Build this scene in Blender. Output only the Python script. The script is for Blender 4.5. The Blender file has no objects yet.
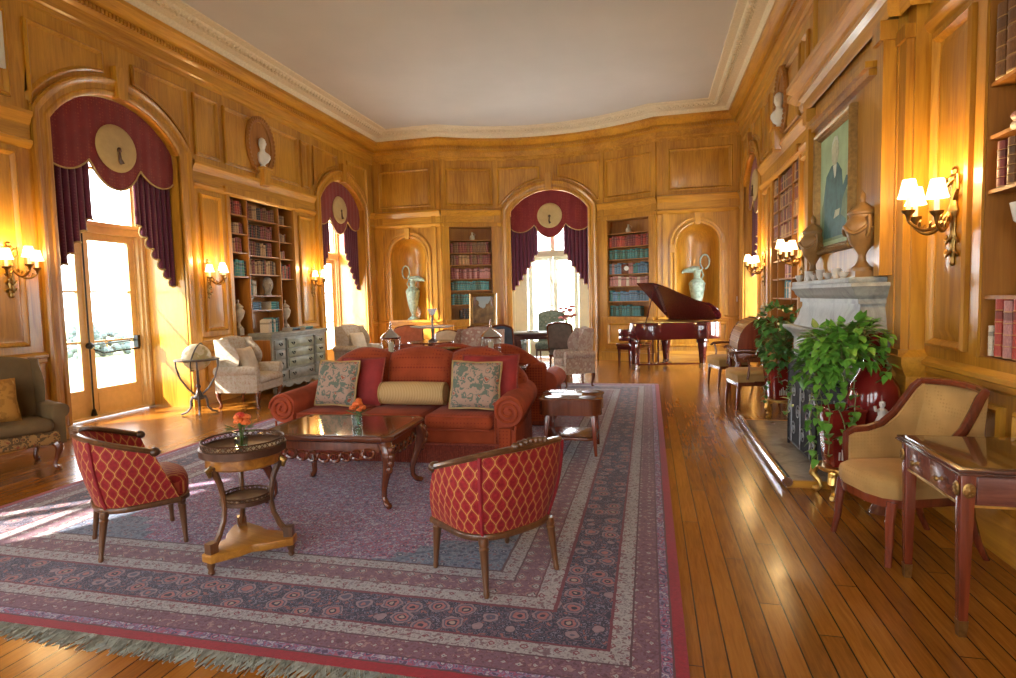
import bpy, bmesh, math, random
from mathutils import Vector as V, Matrix
PI = math.pi
sc = bpy.context.scene
COL = sc.collection
# ---------------------------------------------------------------- camera, light, exposure
cd = bpy.data.cameras.new('camera'); cam = bpy.data.objects.new('camera', cd); COL.objects.link(cam)
cd.sensor_width = 36; cd.lens = 590.5/1016*36; cd.clip_start = .05; cd.clip_end = 400
yaw, pit, rol = .23557, -.0685, -.02357
fw = V((-math.sin(yaw)*math.cos(pit), math.cos(yaw)*math.cos(pit), math.sin(pit)))
rt0 = V((math.cos(yaw), math.sin(yaw), 0)); up0 = rt0.cross(fw)
rt = rt0*math.cos(rol)+up0*math.sin(rol); up = up0*math.cos(rol)-rt0*math.sin(rol)
m = Matrix((rt, up, -fw)).transposed().to_4x4(); m.translation = (0, 0, 1.55)
cam.matrix_world = m; sc.camera = cam
sc.view_settings.view_transform = 'Standard'; sc.view_settings.look = 'None'
sc.view_settings.gamma = 1; sc.view_settings.use_curve_mapping = False
sc.view_settings.exposure = .9
w = bpy.data.worlds.new('sky'); sc.world = w; w.use_nodes = True
wb = w.node_tree.nodes['Background']; wb.inputs[0].default_value = (.93, .97, 1, 1); wb.inputs[1].default_value = 7.0
def lamp(name, kind, energy, loc, rot=None, color=(1, 1, 1), **k):
    d = bpy.data.lights.new(name, kind); d.energy = energy; d.color = color
    for a, b in k.items(): setattr(d, a, b)
    o = bpy.data.objects.new(name, d); COL.objects.link(o); o.location = loc
    if rot: o.rotation_euler = rot
    return o
sun = lamp('sun', 'SUN', 13.0, (-20, -10, 20), color=(1, .93, .8), angle=.012)
sun.rotation_euler = V((.66, .6, -.68)).to_track_quat('-Z', 'Y').to_euler()
def portal(name, loc, rot, sx, sy):
    o = lamp(name, 'AREA', 1, loc, rot, shape='RECTANGLE', size=sx, size_y=sy); o.data.cycles.is_portal = True
for y in (.6, 6.6): portal('window_portal', (-7.75, y, 2.2), (0, -PI/2, 0), 4.3, 2.1)
for x in (-5.2, -2.4, .3): portal('window_portal', (x, -3.15, 2.4), (PI/2, 0, 0), 2.2, 4.2)
for L_, r_ in (((-7.85, 12.45, 2.3), (0, -PI/2, 0)), ((2.8, 12.6, 2.3), (0, PI/2, 0))):
    lamp('daylight_boost', 'AREA', 260, L_, r_, (.95, .98, 1), shape='RECTANGLE', size=4.0, size_y=1.9)  # lamps added outside both far side windows to brighten the far end
lamp('daylight_boost', 'AREA', 320, (-2.41, 15.45, 2.3), (-PI/2, 0, 0), (.95, .98, 1), shape='RECTANGLE', size=2.0, size_y=4.0)  # added lamp behind the end window, on top of the sky
# ---------------------------------------------------------------- helpers
random.seed(7)
R = math.radians
class MB:
    "collects vertices and faces of ONE mesh; M (matrix) or fn (function) maps what is added"
    def __init__(s, fn=None): s.v = []; s.f = []; s.M = None; s.fn = fn
    def add(s, vs, fs):
        o = len(s.v)
        for p in vs:
            p = V(p)
            if s.M is not None: p = s.M @ p
            if s.fn is not None: p = s.fn(*p)
            s.v.append(tuple(p))
        s.f += [tuple(i+o for i in f) for f in fs]; return s
    def box(s, x0, x1, y0, y1, z0, z1, n=1, tx=1, ty=1):
        vs = []; fs = []
        cx, cy = (x0+x1)/2, (y0+y1)/2
        for i in range(n+1):
            x = x0+(x1-x0)*i/n
            for (y, z) in ((y0, z0), (y1, z0), (y1, z1), (y0, z1)):
                if z == z1 and (tx != 1 or ty != 1): vs.append((cx+(x-cx)*tx, cy+(y-cy)*ty, z))
                else: vs.append((x, y, z))
        for i in range(n):
            a = 4*i
            for k in range(4): fs.append((a+k, a+(k+1) % 4, a+4+(k+1) % 4, a+4+k))
        fs += [(3, 2, 1, 0), (4*n, 4*n+1, 4*n+2, 4*n+3)]
        return s.add(vs, fs)
    def rings(s, rs, closed=True, cap=True, loop=False):
        n = len(rs[0]); vs = [p for r in rs for p in r]; fs = []
        m_ = len(rs) if loop else len(rs)-1
        for i in range(m_):
            j = (i+1) % len(rs)
            for k in range(n if closed else n-1):
                l = (k+1) % n
                fs.append((i*n+k, i*n+l, j*n+l, j*n+k))
        if cap and not loop: fs += [tuple(range(n))[::-1], tuple(range((len(rs)-1)*n, len(rs)*n))]
        return s.add(vs, fs)
    def lathe(s, prof, c=(0, 0, 0), n=16, cap=True, sx=1, sy=1, ax='z'):
        rs = []
        for r, z in prof:
            rg = []
            for k in range(n):
                a = 2*PI*k/n; x, y = r*math.cos(a)*sx, r*math.sin(a)*sy
                p = (x, y, z) if ax == 'z' else (z, x, y) if ax == 'x' else (x, z, y)
                rg.append((c[0]+p[0], c[1]+p[1], c[2]+p[2]))
            rs.append(rg)
        return s.rings(rs, cap=cap)
    def tube(s, pts, rad, n=8, loop=False, flat=1, upv=None):
        pts = [V(p) for p in pts]; N = len(pts)
        rad = [rad]*N if not isinstance(rad, (list, tuple)) else rad
        rs = []; prev = None
        for i, p in enumerate(pts):
            if loop: t = pts[(i+1) % N]-pts[i-1]
            else: t = pts[min(i+1, N-1)]-pts[max(i-1, 0)]
            t.normalize()
            if prev is None:
                u = V(upv) if upv else (V((0, 0, 1)) if abs(t.z) < .9 else V((1, 0, 0)))
            else: u = prev
            u = (u-t*u.dot(t)).normalized(); prev = u; b = t.cross(u)
            rs.append([p+u*(rad[i]*math.cos(2*PI*k/n))+b*(rad[i]*flat*math.sin(2*PI*k/n)) for k in range(n)])
        return s.rings(rs, loop=loop)
    def bar(s, a, b, w_, h_, upv=(0, 0, 1), w2=None, h2=None):
        a, b = V(a), V(b); t = (b-a).normalized(); u = V(upv); u = (u-t*u.dot(t)).normalized(); c = t.cross(u)
        w2 = w_ if w2 is None else w2; h2 = h_ if h2 is None else h2
        g = lambda p, W, H: [p+c*W/2*i+u*H/2*j for i, j in ((-1, -1), (1, -1), (1, 1), (-1, 1))]
        return s.rings([g(a, w_, h_), g(b, w2, h2)])
    def prism(s, poly, z0, z1, scale1=1):
        cx = sum(p[0] for p in poly)/len(poly); cy = sum(p[1] for p in poly)/len(poly)
        return s.rings([[(x, y, z0) for x, y in poly], [(cx+(x-cx)*scale1, cy+(y-cy)*scale1, z1) for x, y in poly]])
    def slab(s, poly, zf):  # poly with several heights: zf list of (z, inset-scale)
        cx = sum(p[0] for p in poly)/len(poly); cy = sum(p[1] for p in poly)/len(poly)
        return s.rings([[(cx+(x-cx)*k, cy+(y-cy)*k, z) for x, y in poly] for z, k in zf])
    def sph(s, c, rx, ry=None, rz=None, n=12, m=8):
        ry = ry or rx; rz = rz or rx
        rs = []
        for i in range(1, m):
            a = PI*i/m
            rs.append([(c[0]+rx*math.sin(a)*math.cos(2*PI*k/n), c[1]+ry*math.sin(a)*math.sin(2*PI*k/n), c[2]-rz*math.cos(a)) for k in range(n)])
        vs = [p for r in rs for p in r]; fs = []
        for i in range(m-2):
            for k in range(n): fs.append((i*n+k, i*n+(k+1) % n, (i+1)*n+(k+1) % n, (i+1)*n+k))
        b = len(vs); vs += [(c[0], c[1], c[2]-rz), (c[0], c[1], c[2]+rz)]
        for k in range(n): fs.append((b, (k+1) % n, k)); fs.append((b+1, (m-2)*n+k, (m-2)*n+(k+1) % n))
        return s.add(vs, fs)
    def cushion(s, w_, h_, t, n=12, pinch=.06, p=4):  # lies in the x-z plane, thickness along y
        for sg in (1, -1):
            vs = []; fs = []
            for i in range(n+1):
                for j in range(n+1):
                    u, v = -1+2*i/n, -1+2*j/n
                    th = t/2*max(0, (1-abs(u)**p))**.5*max(0, (1-abs(v)**p))**.5
                    k = 1-pinch*(1-abs(u*v))*max(abs(u), abs(v))**3
                    vs.append((u*w_/2*k, sg*th, v*h_/2*k))
            for i in range(n):
                for j in range(n):
                    a = i*(n+1)+j; q = (a, a+1, a+n+2, a+n+1); fs.append(q if sg < 0 else q[::-1])
            s.add(vs, fs)
        return s
    def rbox(s, x0, x1, y0, y1, z0, z1, r=.05, seg=3, puff=0, sub=0):
        bm = bmesh.new(); bmesh.ops.create_cube(bm, size=1)
        cx, cy, cz = (x0+x1)/2, (y0+y1)/2, (z0+z1)/2; sx, sy, sz = x1-x0, y1-y0, z1-z0
        for v in bm.verts: v.co = V((v.co.x*sx, v.co.y*sy, v.co.z*sz))
        if sub: bmesh.ops.subdivide_edges(bm, edges=bm.edges[:], cuts=sub, use_grid_fill=True)
        es = [e for e in bm.edges if e.calc_face_angle(0) > .5]
        bmesh.ops.bevel(bm, geom=es, offset=min(r, sx*.49, sy*.49, sz*.49), segments=seg, affect='EDGES', profile=.5)
        if puff:
            for v in bm.verts:
                u, q = v.co.x/(sx/2), v.co.y/(sy/2)
                v.co.z += math.copysign(1, v.co.z)*puff*max(0, 1-u*u)*max(0, 1-q*q)*(1 if abs(v.co.z) > sz*.3 else 0)
        bm.verts.ensure_lookup_table(); bm.verts.index_update()
        vs = [(v.co.x+cx, v.co.y+cy, v.co.z+cz) for v in bm.verts]; fs = [tuple(v.index for v in f.verts) for f in bm.faces]
        bm.free(); return s.add(vs, fs)
    def data(s, name, mat, bev=0, seg=2, smooth=40):
        me = bpy.data.meshes.new(name); me.from_pydata(s.v, [], s.f)
        bm = bmesh.new(); bm.from_mesh(me)
        bmesh.ops.recalc_face_normals(bm, faces=bm.faces[:])
        if bev:
            es = [e for e in bm.edges if len(e.link_faces) == 2 and e.calc_face_angle(0) > .6]
            bmesh.ops.bevel(bm, geom=es, offset=bev, segments=seg, affect='EDGES', profile=.5, clamp_overlap=True)
        bm.to_mesh(me); bm.free()
        if mat: me.materials.append(mat)
        if smooth:
            me.shade_smooth(); me.set_sharp_from_angle(angle=R(smooth))
        return me
    def ob(s, name, mat, parent=None, loc=None, rot=None, **k):
        return link(name, s.data(name, mat, **k), parent, loc, rot)
def link(name, me, parent=None, loc=None, rot=None):
    o = bpy.data.objects.new(name, me); COL.objects.link(o)
    if parent: o.parent = parent
    if loc: o.location = loc
    if rot: o.rotation_euler = rot
    return o
def tag(o, label, cat, group=None, kind=None):
    o['label'] = label; o['category'] = cat
    if group: o['group'] = group
    if kind: o['kind'] = kind
    return o
def thing(name, label, cat, loc=(0, 0, 0), rz=0, group=None):
    o = bpy.data.objects.new(name, None); COL.objects.link(o); o.empty_display_size = .1
    o.location = loc; o.rotation_euler = (0, 0, rz); return tag(o, label, cat, group)
def struct(o, label=None):
    o['kind'] = 'structure'
    if label: o['label'] = label
    return o
KIDS = {}
def dup(root, loc, rz=None, label=None, group=None, scale=None):
    "a copy of a thing and of all its parts and sub-parts"
    def cp(o, par):
        c = o.copy(); COL.objects.link(c)
        if par is not None: c.parent = par
        for ch in o.children: cp(ch, c)
        return c
    c = cp(root, None); c.location = loc
    if rz is not None: c.rotation_euler = (0, 0, rz)
    if scale: c.scale = scale
    if label: c['label'] = label
    if group: c['group'] = group
    return c
# ---------------------------------------------------------------- materials
class N:
    def __init__(s, name, rough=.5, metal=0, spec=.5, coat=0, trans=0):
        s.m = bpy.data.materials.new(name); s.m.use_nodes = True; s.t = s.m.node_tree
        s.b = s.t.nodes['Principled BSDF']
        s.b.inputs['Roughness'].default_value = rough; s.b.inputs['Metallic'].default_value = metal
        s.b.inputs['Specular IOR Level'].default_value = spec; s.b.inputs['Coat Weight'].default_value = coat
        s.b.inputs['Coat Roughness'].default_value = .12
        s.b.inputs['Transmission Weight'].default_value = trans
    def n(s, typ, **k):
        x = s.t.nodes.new('ShaderNode'+typ)
        for a, b in k.items():
            if a.startswith('i_'):
                key = a[2:]; key = int(key) if key.isdigit() else key.replace('_', ' ')
                s.set(x, key, b)
            else: setattr(x, a, b)
        return x
    def set(s, x, key, b):
        if hasattr(b, 'is_output'): s.t.links.new(b, x.inputs[key])
        else: x.inputs[key].default_value = b
    def math(s, op, a, b=0., c=0.):
        x = s.n('Math', operation=op); s.set(x, 0, a); s.set(x, 1, b)
        if op in ('MULTIPLY_ADD', 'SMOOTH_MIN', 'WRAP', 'COMPARE'): s.set(x, 2, c)
        return x.outputs[0]
    def mix(s, f, a, b, bt='MIX'):
        x = s.n('Mix', data_type='RGBA', blend_type=bt); s.set(x, 0, f)
        s.set(x, 6, a if hasattr(a, 'is_output') else (*a, 1)); s.set(x, 7, b if hasattr(b, 'is_output') else (*b, 1))
        return x.outputs[2]
    def ramp(s, f, stops, interp='LINEAR'):
        x = s.n('ValToRGB'); s.set(x, 0, f); r = x.color_ramp; r.interpolation = interp
        while len(r.elements) < len(stops): r.elements.new(.5)
        for e, (p, c) in zip(r.elements, stops): e.position = p; e.color = (*c, 1)
        return x.outputs[0]
    def coord(s, kind='Object', scale=(1, 1, 1), rot=(0, 0, 0)):
        t = s.n('TexCoord'); mp = s.n('Mapping'); s.t.links.new(t.outputs[kind], mp.inputs[0])
        mp.inputs['Scale'].default_value = scale; mp.inputs['Rotation'].default_value = rot
        return mp.outputs[0]
    def noise(s, vec, scale, detail=3, rough=.55, dist=0):
        x = s.n('TexNoise'); s.set(x, 'Vector', vec); s.set(x, 'Scale', scale); s.set(x, 'Detail', detail); s.set(x, 'Roughness', rough); s.set(x, 'Distortion', dist)
        return x.outputs[0]
    def vor(s, vec, scale, feature='F1', rnd=1., out='Distance', metric='EUCLIDEAN'):
        x = s.n('TexVoronoi', feature=feature, distance=metric); s.set(x, 'Vector', vec); s.set(x, 'Scale', scale)
        if 'Randomness' in x.inputs: s.set(x, 'Randomness', rnd)
        return x.outputs[out]
    def col(s, c): s.set(s.b, 'Base Color', c if hasattr(c, 'is_output') else (*c, 1)); return s
    def bump(s, h, strength=.2, dist=.01):
        x = s.n('Bump'); s.set(x, 'Height', h); s.set(x, 'Strength', strength); s.set(x, 'Distance', dist)
        s.t.links.new(x.outputs[0], s.b.inputs['Normal']); return s
def plain(name, c, rough=.5, metal=0, var=.25, scale=12, coat=0, bump=0, spec=.5):
    n = N(name, rough, metal, spec, coat); v = n.coord()
    f = n.noise(v, scale, 4)
    n.col(n.ramp(f, [(.3, tuple(x*(1-var) for x in c)), (.7, tuple(min(1, x*(1+var*.6)) for x in c))]))
    if bump: n.bump(n.noise(v, scale*6, 3), bump)
    return n.m
def wood(name, c1, c2, axis='z', rough=.38, coat=.2, scale=1., blotch=.5, spec=.5):
    n = N(name, rough, 0, spec, coat)
    s_ = {'z': (9, 9, .7), 'x': (.7, 9, 9), 'y': (9, .7, 9)}[axis]
    v = n.coord(scale=tuple(k*scale for k in s_)); g = n.noise(v, 2.2, 6, .6, 1.1)
    v2 = n.coord(scale=tuple(k*scale for k in {'z': (1.2, 1.2, .35), 'x': (.35, 1.2, 1.2), 'y': (1.2, .35, 1.2)}[axis])); b = n.noise(v2, 1.6, 2)
    f = n.math('MULTIPLY_ADD', b, blotch, n.math('MULTIPLY', g, 1-blotch))
    n.col(n.ramp(f, [(.34, c1), (.62, c2)])); n.bump(g, .06, .004); return n.m
# ---------------------------------------------------------------- setting: materials
XL, XR, YW, YF, XC = -6.8, 1.98, 14.0, -2.6, -2.41
OAK = wood('oak_panelling', (.28, .104, .006), (.57, .272, .026), 'z', .36, .25)
OAKH = wood('oak_mouldings', (.32, .122, .008), (.61, .295, .03), 'x', .36, .25)
OAKY = wood('oak_mouldings_long', (.32, .122, .008), (.61, .295, .03), 'y', .36, .25)
def floor_mat():
    n = N('oak_floorboards', .22, 0, .5, .12); c = n.coord()
    s = n.n('SeparateXYZ'); n.set(s, 0, c)
    pw = .105
    px = n.math('DIVIDE', s.outputs[0], pw); ix = n.math('FLOOR', px); fx = n.math('FRACT', px)
    wn = n.n('TexWhiteNoise', noise_dimensions='1D'); n.set(wn, 'W', ix)
    yy = n.math('MULTIPLY_ADD', wn.outputs[0], 2.1, n.math('DIVIDE', s.outputs[1], 3.6)); iy = n.math('FLOOR', yy); fy = n.math('FRACT', yy)
    cb = n.n('CombineXYZ'); n.set(cb, 0, ix); n.set(cb, 1, iy)
    wn2 = n.n('TexWhiteNoise', noise_dimensions='3D'); n.set(wn2, 0, cb.outputs[0])
    gv = n.n('Mapping'); n.set(gv, 0, c); gv.inputs['Scale'].default_value = (22, 1.6, 1)
    gr = n.noise(gv.outputs[0], 2.4, 6, .62, .8)
    big = n.noise(c, .9, 3)
    f = n.math('MULTIPLY_ADD', wn2.outputs[0], .2, n.math('MULTIPLY_ADD', gr, .5, n.math('MULTIPLY', big, .22)))
    base = n.ramp(f, [(.22, (.14, .042, .005)), (.46, (.30, .105, .012)), (.72, (.45, .185, .026))])
    gx = n.math('MINIMUM', fx, n.math('SUBTRACT', 1, fx)); gy = n.math('MINIMUM', fy, n.math('SUBTRACT', 1, fy))
    gap = n.math('MAXIMUM', n.math('LESS_THAN', gx, .034), n.math('LESS_THAN', gy, .0007))
    n.col(n.mix(gap, base, (.035, .010, .002)))
    n.set(n.b, 'Roughness', n.math('MULTIPLY_ADD', gr, .06, .21)); return n.m
FLOOR = floor_mat()
CEIL = plain('ceiling_plaster', (.52, .50, .49), .9, var=.06, scale=.7)
PLASTER = plain('cornice_plaster', (.66, .57, .42), .8, var=.12, scale=30)
WPAINT = plain('cream_window_paint', (.72, .52, .24), .4, var=.08)
WPAINTB = plain('pale_window_paint', (.62, .60, .44), .4, var=.06)
IRON = plain('black_iron', (.02, .021, .024), .4, .6)
BRASS = plain('aged_brass', (.34, .2, .06), .33, .9, .35, 30)
GOLD = plain('gilt', (.72, .47, .13), .3, .9, .3, 25)
DARK = plain('dark_line', (.05, .018, .004), .6)
def glassm(name, tint=(1, 1, 1), rough=.0, a=.88):
    m_ = bpy.data.materials.new(name); m_.use_nodes = True; t = m_.node_tree; t.nodes.clear()
    o = t.nodes.new('ShaderNodeOutputMaterial'); mx = t.nodes.new('ShaderNodeMixShader')
    tr = t.nodes.new('ShaderNodeBsdfTransparent'); gl = t.nodes.new('ShaderNodeBsdfGlossy'); fr = t.nodes.new('ShaderNodeLayerWeight')
    pw = t.nodes.new('ShaderNodeMath'); pw.operation = 'POWER'; ma = t.nodes.new('ShaderNodeMath'); ma.operation = 'MULTIPLY_ADD'
    tr.inputs[0].default_value = (*tint, 1); gl.inputs['Roughness'].default_value = rough
    t.links.new(fr.outputs['Facing'], pw.inputs[0]); pw.inputs[1].default_value = 5
    t.links.new(pw.outputs[0], ma.inputs[0]); ma.inputs[1].default_value = .8; ma.inputs[2].default_value = .05
    t.links.new(ma.outputs[0], mx.inputs[0]); t.links.new(tr.outputs[0], mx.inputs[1]); t.links.new(gl.outputs[0], mx.inputs[2]); t.links.new(mx.outputs[0], o.inputs[0]); return m_
PANE = glassm('window_glass', (.97, .99, 1))
GLASS = glassm('clear_glass', (.9, .95, .95), .02)
# ---------------------------------------------------------------- wall mapping: s along the wall, d out into the room, z up
fL = lambda s, d, z: V((XL+d, s, z))
fR = lambda s, d, z: V((XR-d, s, z))
fF = lambda s, d, z: V((XC-s, YF+d, z))
RB, LA, HC = 4.88, 2.742, 2.60; YC0 = 14.75-RB
def fB(s, d, z):
    if abs(s) <= LA:
        t = s/RB; return V((XC+(RB-d)*math.sin(t), YC0+(RB-d)*math.cos(t), z))
    return V((XC+math.copysign(HC+abs(s)-LA, s), YW-d, z))
def ang(s): return -s/RB if abs(s) <= LA else 0
def arc_pts(s0, s1, n=24): return [tuple(fB(s0+(s1-s0)*i/n, 0, 0))[:2] for i in range(n+1)]
def sweep(mb, prof, pts, closed=False):
    "profile [(d, z)] swept along plan points, d measured to the right of the walk, mitred"
    P = [V((p[0], p[1])) for p in pts]; n = len(P); rs = []
    for i in range(n):
        a = P[i-1] if (i > 0 or closed) else None; b = P[(i+1) % n] if (i < n-1 or closed) else None
        d1 = (P[i]-a).normalized() if a is not None else (b-P[i]).normalized()
        d2 = (b-P[i]).normalized() if b is not None else d1
        n1 = V((d1.y, -d1.x)); n2 = V((d2.y, -d2.x)); mm = (n1+n2); mm = mm/mm.dot(n1)
        rs.append([(P[i].x+mm.x*d, P[i].y+mm.y*d, z) for d, z in prof])
    return mb.rings(rs, closed=False, cap=False, loop=closed)
class Arch:
    def __init__(s, c, a, zs, rise): s.c, s.a, s.zs, s.rise = c, a, zs, rise; s.R = (a*a+rise*rise)/(2*rise); s.zc = zs+rise-s.R
    def z(s, x, e=0): return s.zc+math.sqrt(max(0, (s.R+e)**2-(x-s.c)**2))
    def path(s, e=0, z0=0, n=20):
        A = s.a+e; p = [(s.c-A, z0)]
        t = math.asin(min(1, A/(s.R+e)))
        p += [(s.c+(s.R+e)*math.sin(-t+2*t*i/n), s.zc+(s.R+e)*math.cos(-t+2*t*i/n)) for i in range(n+1)]
        return p+[(s.c+A, z0)]
    def mould(s, mb, prof, z0=0, n=20):  # prof [(e, d)]
        rs = [[(x, d, z) for x, z in s.path(e, z0, n)] for e, d in prof]
        return mb.rings(rs, closed=False, cap=False)
def wallfill(mb, s0, s1, z0, z1, holes, d=0):
    "flat face with rectangular or arched holes, s-subdivided"
    def quad(a, b, za, zb):
        n = max(1, int(abs(b-a)/.2)) if mb.fn is fB else 1
        vs = []; fs = []
        for i in range(n+1): vs += [(a+(b-a)*i/n, d, za), (a+(b-a)*i/n, d, zb)]
        for i in range(n): fs.append((2*i, 2*i+2, 2*i+3, 2*i+1))
        mb.add(vs, fs)
    x = s0
    for h in sorted(holes, key=lambda h: h.c-h.a if isinstance(h, Arch) else h[0]):
        if isinstance(h, Arch):
            a, b = h.c-h.a, h.c+h.a; quad(x, a, z0, z1)
            if getattr(h, 'zb', 0) > z0: quad(a, b, z0, h.zb)
            n = 20; vs = []; fs = []
            for p in h.path(0, 0, n)[1:-1]: vs += [(p[0], d, p[1]), (p[0], d, z1)]
            for i in range(n): fs.append((2*i, 2*i+2, 2*i+3, 2*i+1))
            mb.add(vs, fs)
        else:
            a, b, zb, zt = h; quad(x, a, z0, z1); quad(a, b, z0, zb); quad(a, b, zt, z1)
        x = b
    quad(x, s1, z0, z1)
def inset(pts, k):
    n = len(pts); out = []
    for i in range(n):
        p, a, b = V(pts[i]), V(pts[i-1]), V(pts[(i+1) % n])
        d1 = (p-a).normalized(); d2 = (b-p).normalized()
        n1 = V((-d1.y, d1.x)); n2 = V((-d2.y, d2.x)); mm = n1+n2; q = mm.dot(n1)
        out.append(tuple(p+mm/max(q, .3)*k))
    return out
PSTEP = [(0, 0), (.0, .03), (.02, .044), (.038, .03), (.055, .008), (.055, .002), (.07, .002), (.13, .022)]
def panel(mb, pts, steps=PSTEP, base=0):
    "raised and fielded panel in an outline of (s, z) points, anticlockwise"
    rs = [[(x, base+d, z) for x, z in inset(pts, k)] for k, d in steps]
    n = len(pts); vs = [p for r in rs for p in r]; fs = []
    for i in range(len(rs)-1):
        for k in range(n): l = (k+1) % n; fs.append((i*n+k, i*n+l, i*n+n+l, i*n+n+k))
    last = (len(rs)-1)*n
    mb.add(vs, fs+[tuple(range(last, last+n))])
def rpanel(mb, s0, s1, z0, z1, base=0):
    k = max(1, int((s1-s0)/.3)) if mb.fn is fB else 1
    pts = [(s0+(s1-s0)*i/k, z0) for i in range(k+1)]+[(s1-(s1-s0)*i/k, z1) for i in range(k+1)]
    if k == 1: panel(mb, pts, base=base)
    else:
        rs = []
        for kk, d in PSTEP:
            a, b, c_, e = s0+kk, s1-kk, z0+kk, z1-kk
            rs.append([(a+(b-a)*i/k, base+d, c_) for i in range(k+1)]+[(b-(b-a)*i/k, base+d, e) for i in range(k+1)])
        n = 2*k+2; vs = [p for r in rs for p in r]; fs = []
        for i in range(len(rs)-1):
            for j in range(n): l = (j+1) % n; fs.append((i*n+j, i*n+l, i*n+n+l, i*n+n+j))
        o = (len(rs)-1)*n
        for i in range(k): fs.append((o+i, o+i+1, o+n-2-i, o+n-1-i))
        mb.add(vs, fs)
ARCHP = [(0, -.02), (0, .03), (.03, .045), (.06, .045), (.075, .03), (.13, .035), (.16, .06), (.2, .07), (.22, .05), (.22, 0)]
BANDP = [(0, 3.36), (.03, 3.38), (.055, 3.42), (.055, 3.45), (.02, 3.47), (.02, 3.62), (.035, 3.64), (.06, 3.70), (.085, 3.73), (.085, 3.77), (.02, 3.79), (0, 3.79)]
RAILP = [(0, .93), (.02, .95), (.02, .985), (.05, 1.0), (.05, 1.03), (.02, 1.05), (0, 1.06)]
BASEP = [(.035, 0), (.035, .2), (.02, .23), (.012, .26), (0, .26)]
def seg(fn, s0, s1):
    n = max(1, int(abs(s1-s0)/.25)) if fn is fB else 1
    p = [tuple(fn(s0+(s1-s0)*i/n, 0, 0))[:2] for i in range(n+1)]
    return p if fn is not fR else p[::-1]
def runs(name, prof, fn, spans, mat):
    mb = MB()
    for a, b in spans: sweep(mb, prof, seg(fn, a, b))
    return struct(mb.ob(name, mat, smooth=30))
def reveal(mb, A, depth, n=20, zb=0):
    rs = [[(x, d, z) for x, z in A.path(0, zb, n)] for d in (0, -depth)]
    mb.rings(rs, closed=False, cap=False)
def arch_panels(mb, A, s0, s1, top=4.82, bot=3.86, kw=.16):
    "the two spandrel panels above a window arch and the keystone"
    for sg in (-1, 1):
        arc = []
        for i in range(13):
            x = A.c+sg*(kw+.06+(A.a+.2-kw-.06)*i/12); z = A.z(x, .27)
            if z > bot: arc.append((x, z))
        xo = s1 if sg > 0 else s0
        pts = [(A.c+sg*(kw+.06), top)]+arc+[(A.c+sg*(A.a+.2), bot), (xo, bot), (xo, top)]
        if sg < 0: pts = pts[::-1]
        # anticlockwise check
        ar = sum(pts[i-1][0]*pts[i][1]-pts[i][0]*pts[i-1][1] for i in range(len(pts)))
        if ar < 0: pts = pts[::-1]
        panel(mb, pts, [(0, 0), (0, .03), (.02, .042), (.038, .028), (.055, .004)])
    t = A.zs+A.rise
    mb.rings([[(A.c-.07, d0, t-.02), (A.c+.07, d0, t-.02), (A.c+.1, d1, t+.38), (A.c-.1, d1, t+.38)] for d0, d1 in ((-.02, -.02), (.085, .1))])
def dado(mb, spans):
    for a, b in spans:
        k = max(1, round((b-a)/1.1)); w_ = (b-a)/k
        for i in range(k):
            if w_ > .25: rpanel(mb, a+w_*i+.06, a+w_*(i+1)-.06, .34, .86)
# ---------------------------------------------------------------- floor, ceiling
mb = MB(); mb.prism([(XL-1, YF-.6), (XR+.9, YF-.6), (XR+.9, 15.7), (XL-1, 15.7)], -.12, 0)
struct(mb.ob('floor', FLOOR, smooth=0))
mb = MB(); mb.prism([(XL-.1, YF-.1), (XR+.1, YF-.1), (XR+.1, 14.95), (XL-.1, 14.95)], 5.62, 5.8)
struct(mb.ob('ceiling', CEIL, smooth=0))
PER = [(XL, YF), (XL, YW)]+arc_pts(-LA, LA)+[(XR, YW), (XR, YF)]
mb = MB()  # wooden entablature under the ceiling
sweep(mb, [(0, 4.98), (.03, 5.0), (.03, 5.05), (.06, 5.07), (.06, 5.2), (.09, 5.22), (.12, 5.235), (.12, 5.3), (.16, 5.31), (.22, 5.34), (.26, 5.39), (.3, 5.41), (.3, 5.455), (.3, 5.465), (0, 5.465)], PER, True)
struct(mb.ob('trim_1', OAKY, smooth=30), 'carved oak cornice under the ceiling')
mb = MB()  # dentils
def along(pts, step):
    d = 0; out = []
    for a, b in zip(pts, pts[1:]):
        a, b = V(a), V(b); L = (b-a).length
        while d < L: out.append((a+(b-a)*d/L, (b-a)/L)); d += step
        d -= L
    return out
for p, t in along(PER, .055):
    n_ = V((t.y, -t.x)); c = p+n_*.135
    mb.rings([[(c.x+t.x*.017*i+n_.x*.018*j, c.y+t.y*.017*i+n_.y*.018*j, z) for i, j in ((-1, -1), (1, -1), (1, 1), (-1, 1))] for z in (5.238, 5.298)])
struct(mb.ob('trim_2', OAKY, smooth=0), 'row of dentils on the cornice')
mb = MB()  # white plaster cove with carved edge
sweep(mb, [(.28, 5.464), (.31, 5.468), (.33, 5.50), (.36, 5.535), (.5, 5.54), (.52, 5.56), (.56, 5.55), (.585, 5.56), (.62, 5.6), (.74, 5.605), (.76, 5.625)], PER, True)
struct(mb.ob('trim_3', PLASTER, smooth=40), 'cream plaster ceiling moulding')
mb = MB()
for i, (p, t) in enumerate(along(PER, .1)):
    n_ = V((t.y, -t.x)); c = p+n_*.56
    mb.sph((c.x, c.y, 5.565), .045, .045, .04, 6, 4)
    c2 = p+n_*.515+t*.05; mb.sph((c2.x, c2.y, 5.555), .025, .025, .03, 5, 4)
struct(mb.ob('trim_4', PLASTER), 'carved leaf ornament of the ceiling moulding')
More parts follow.
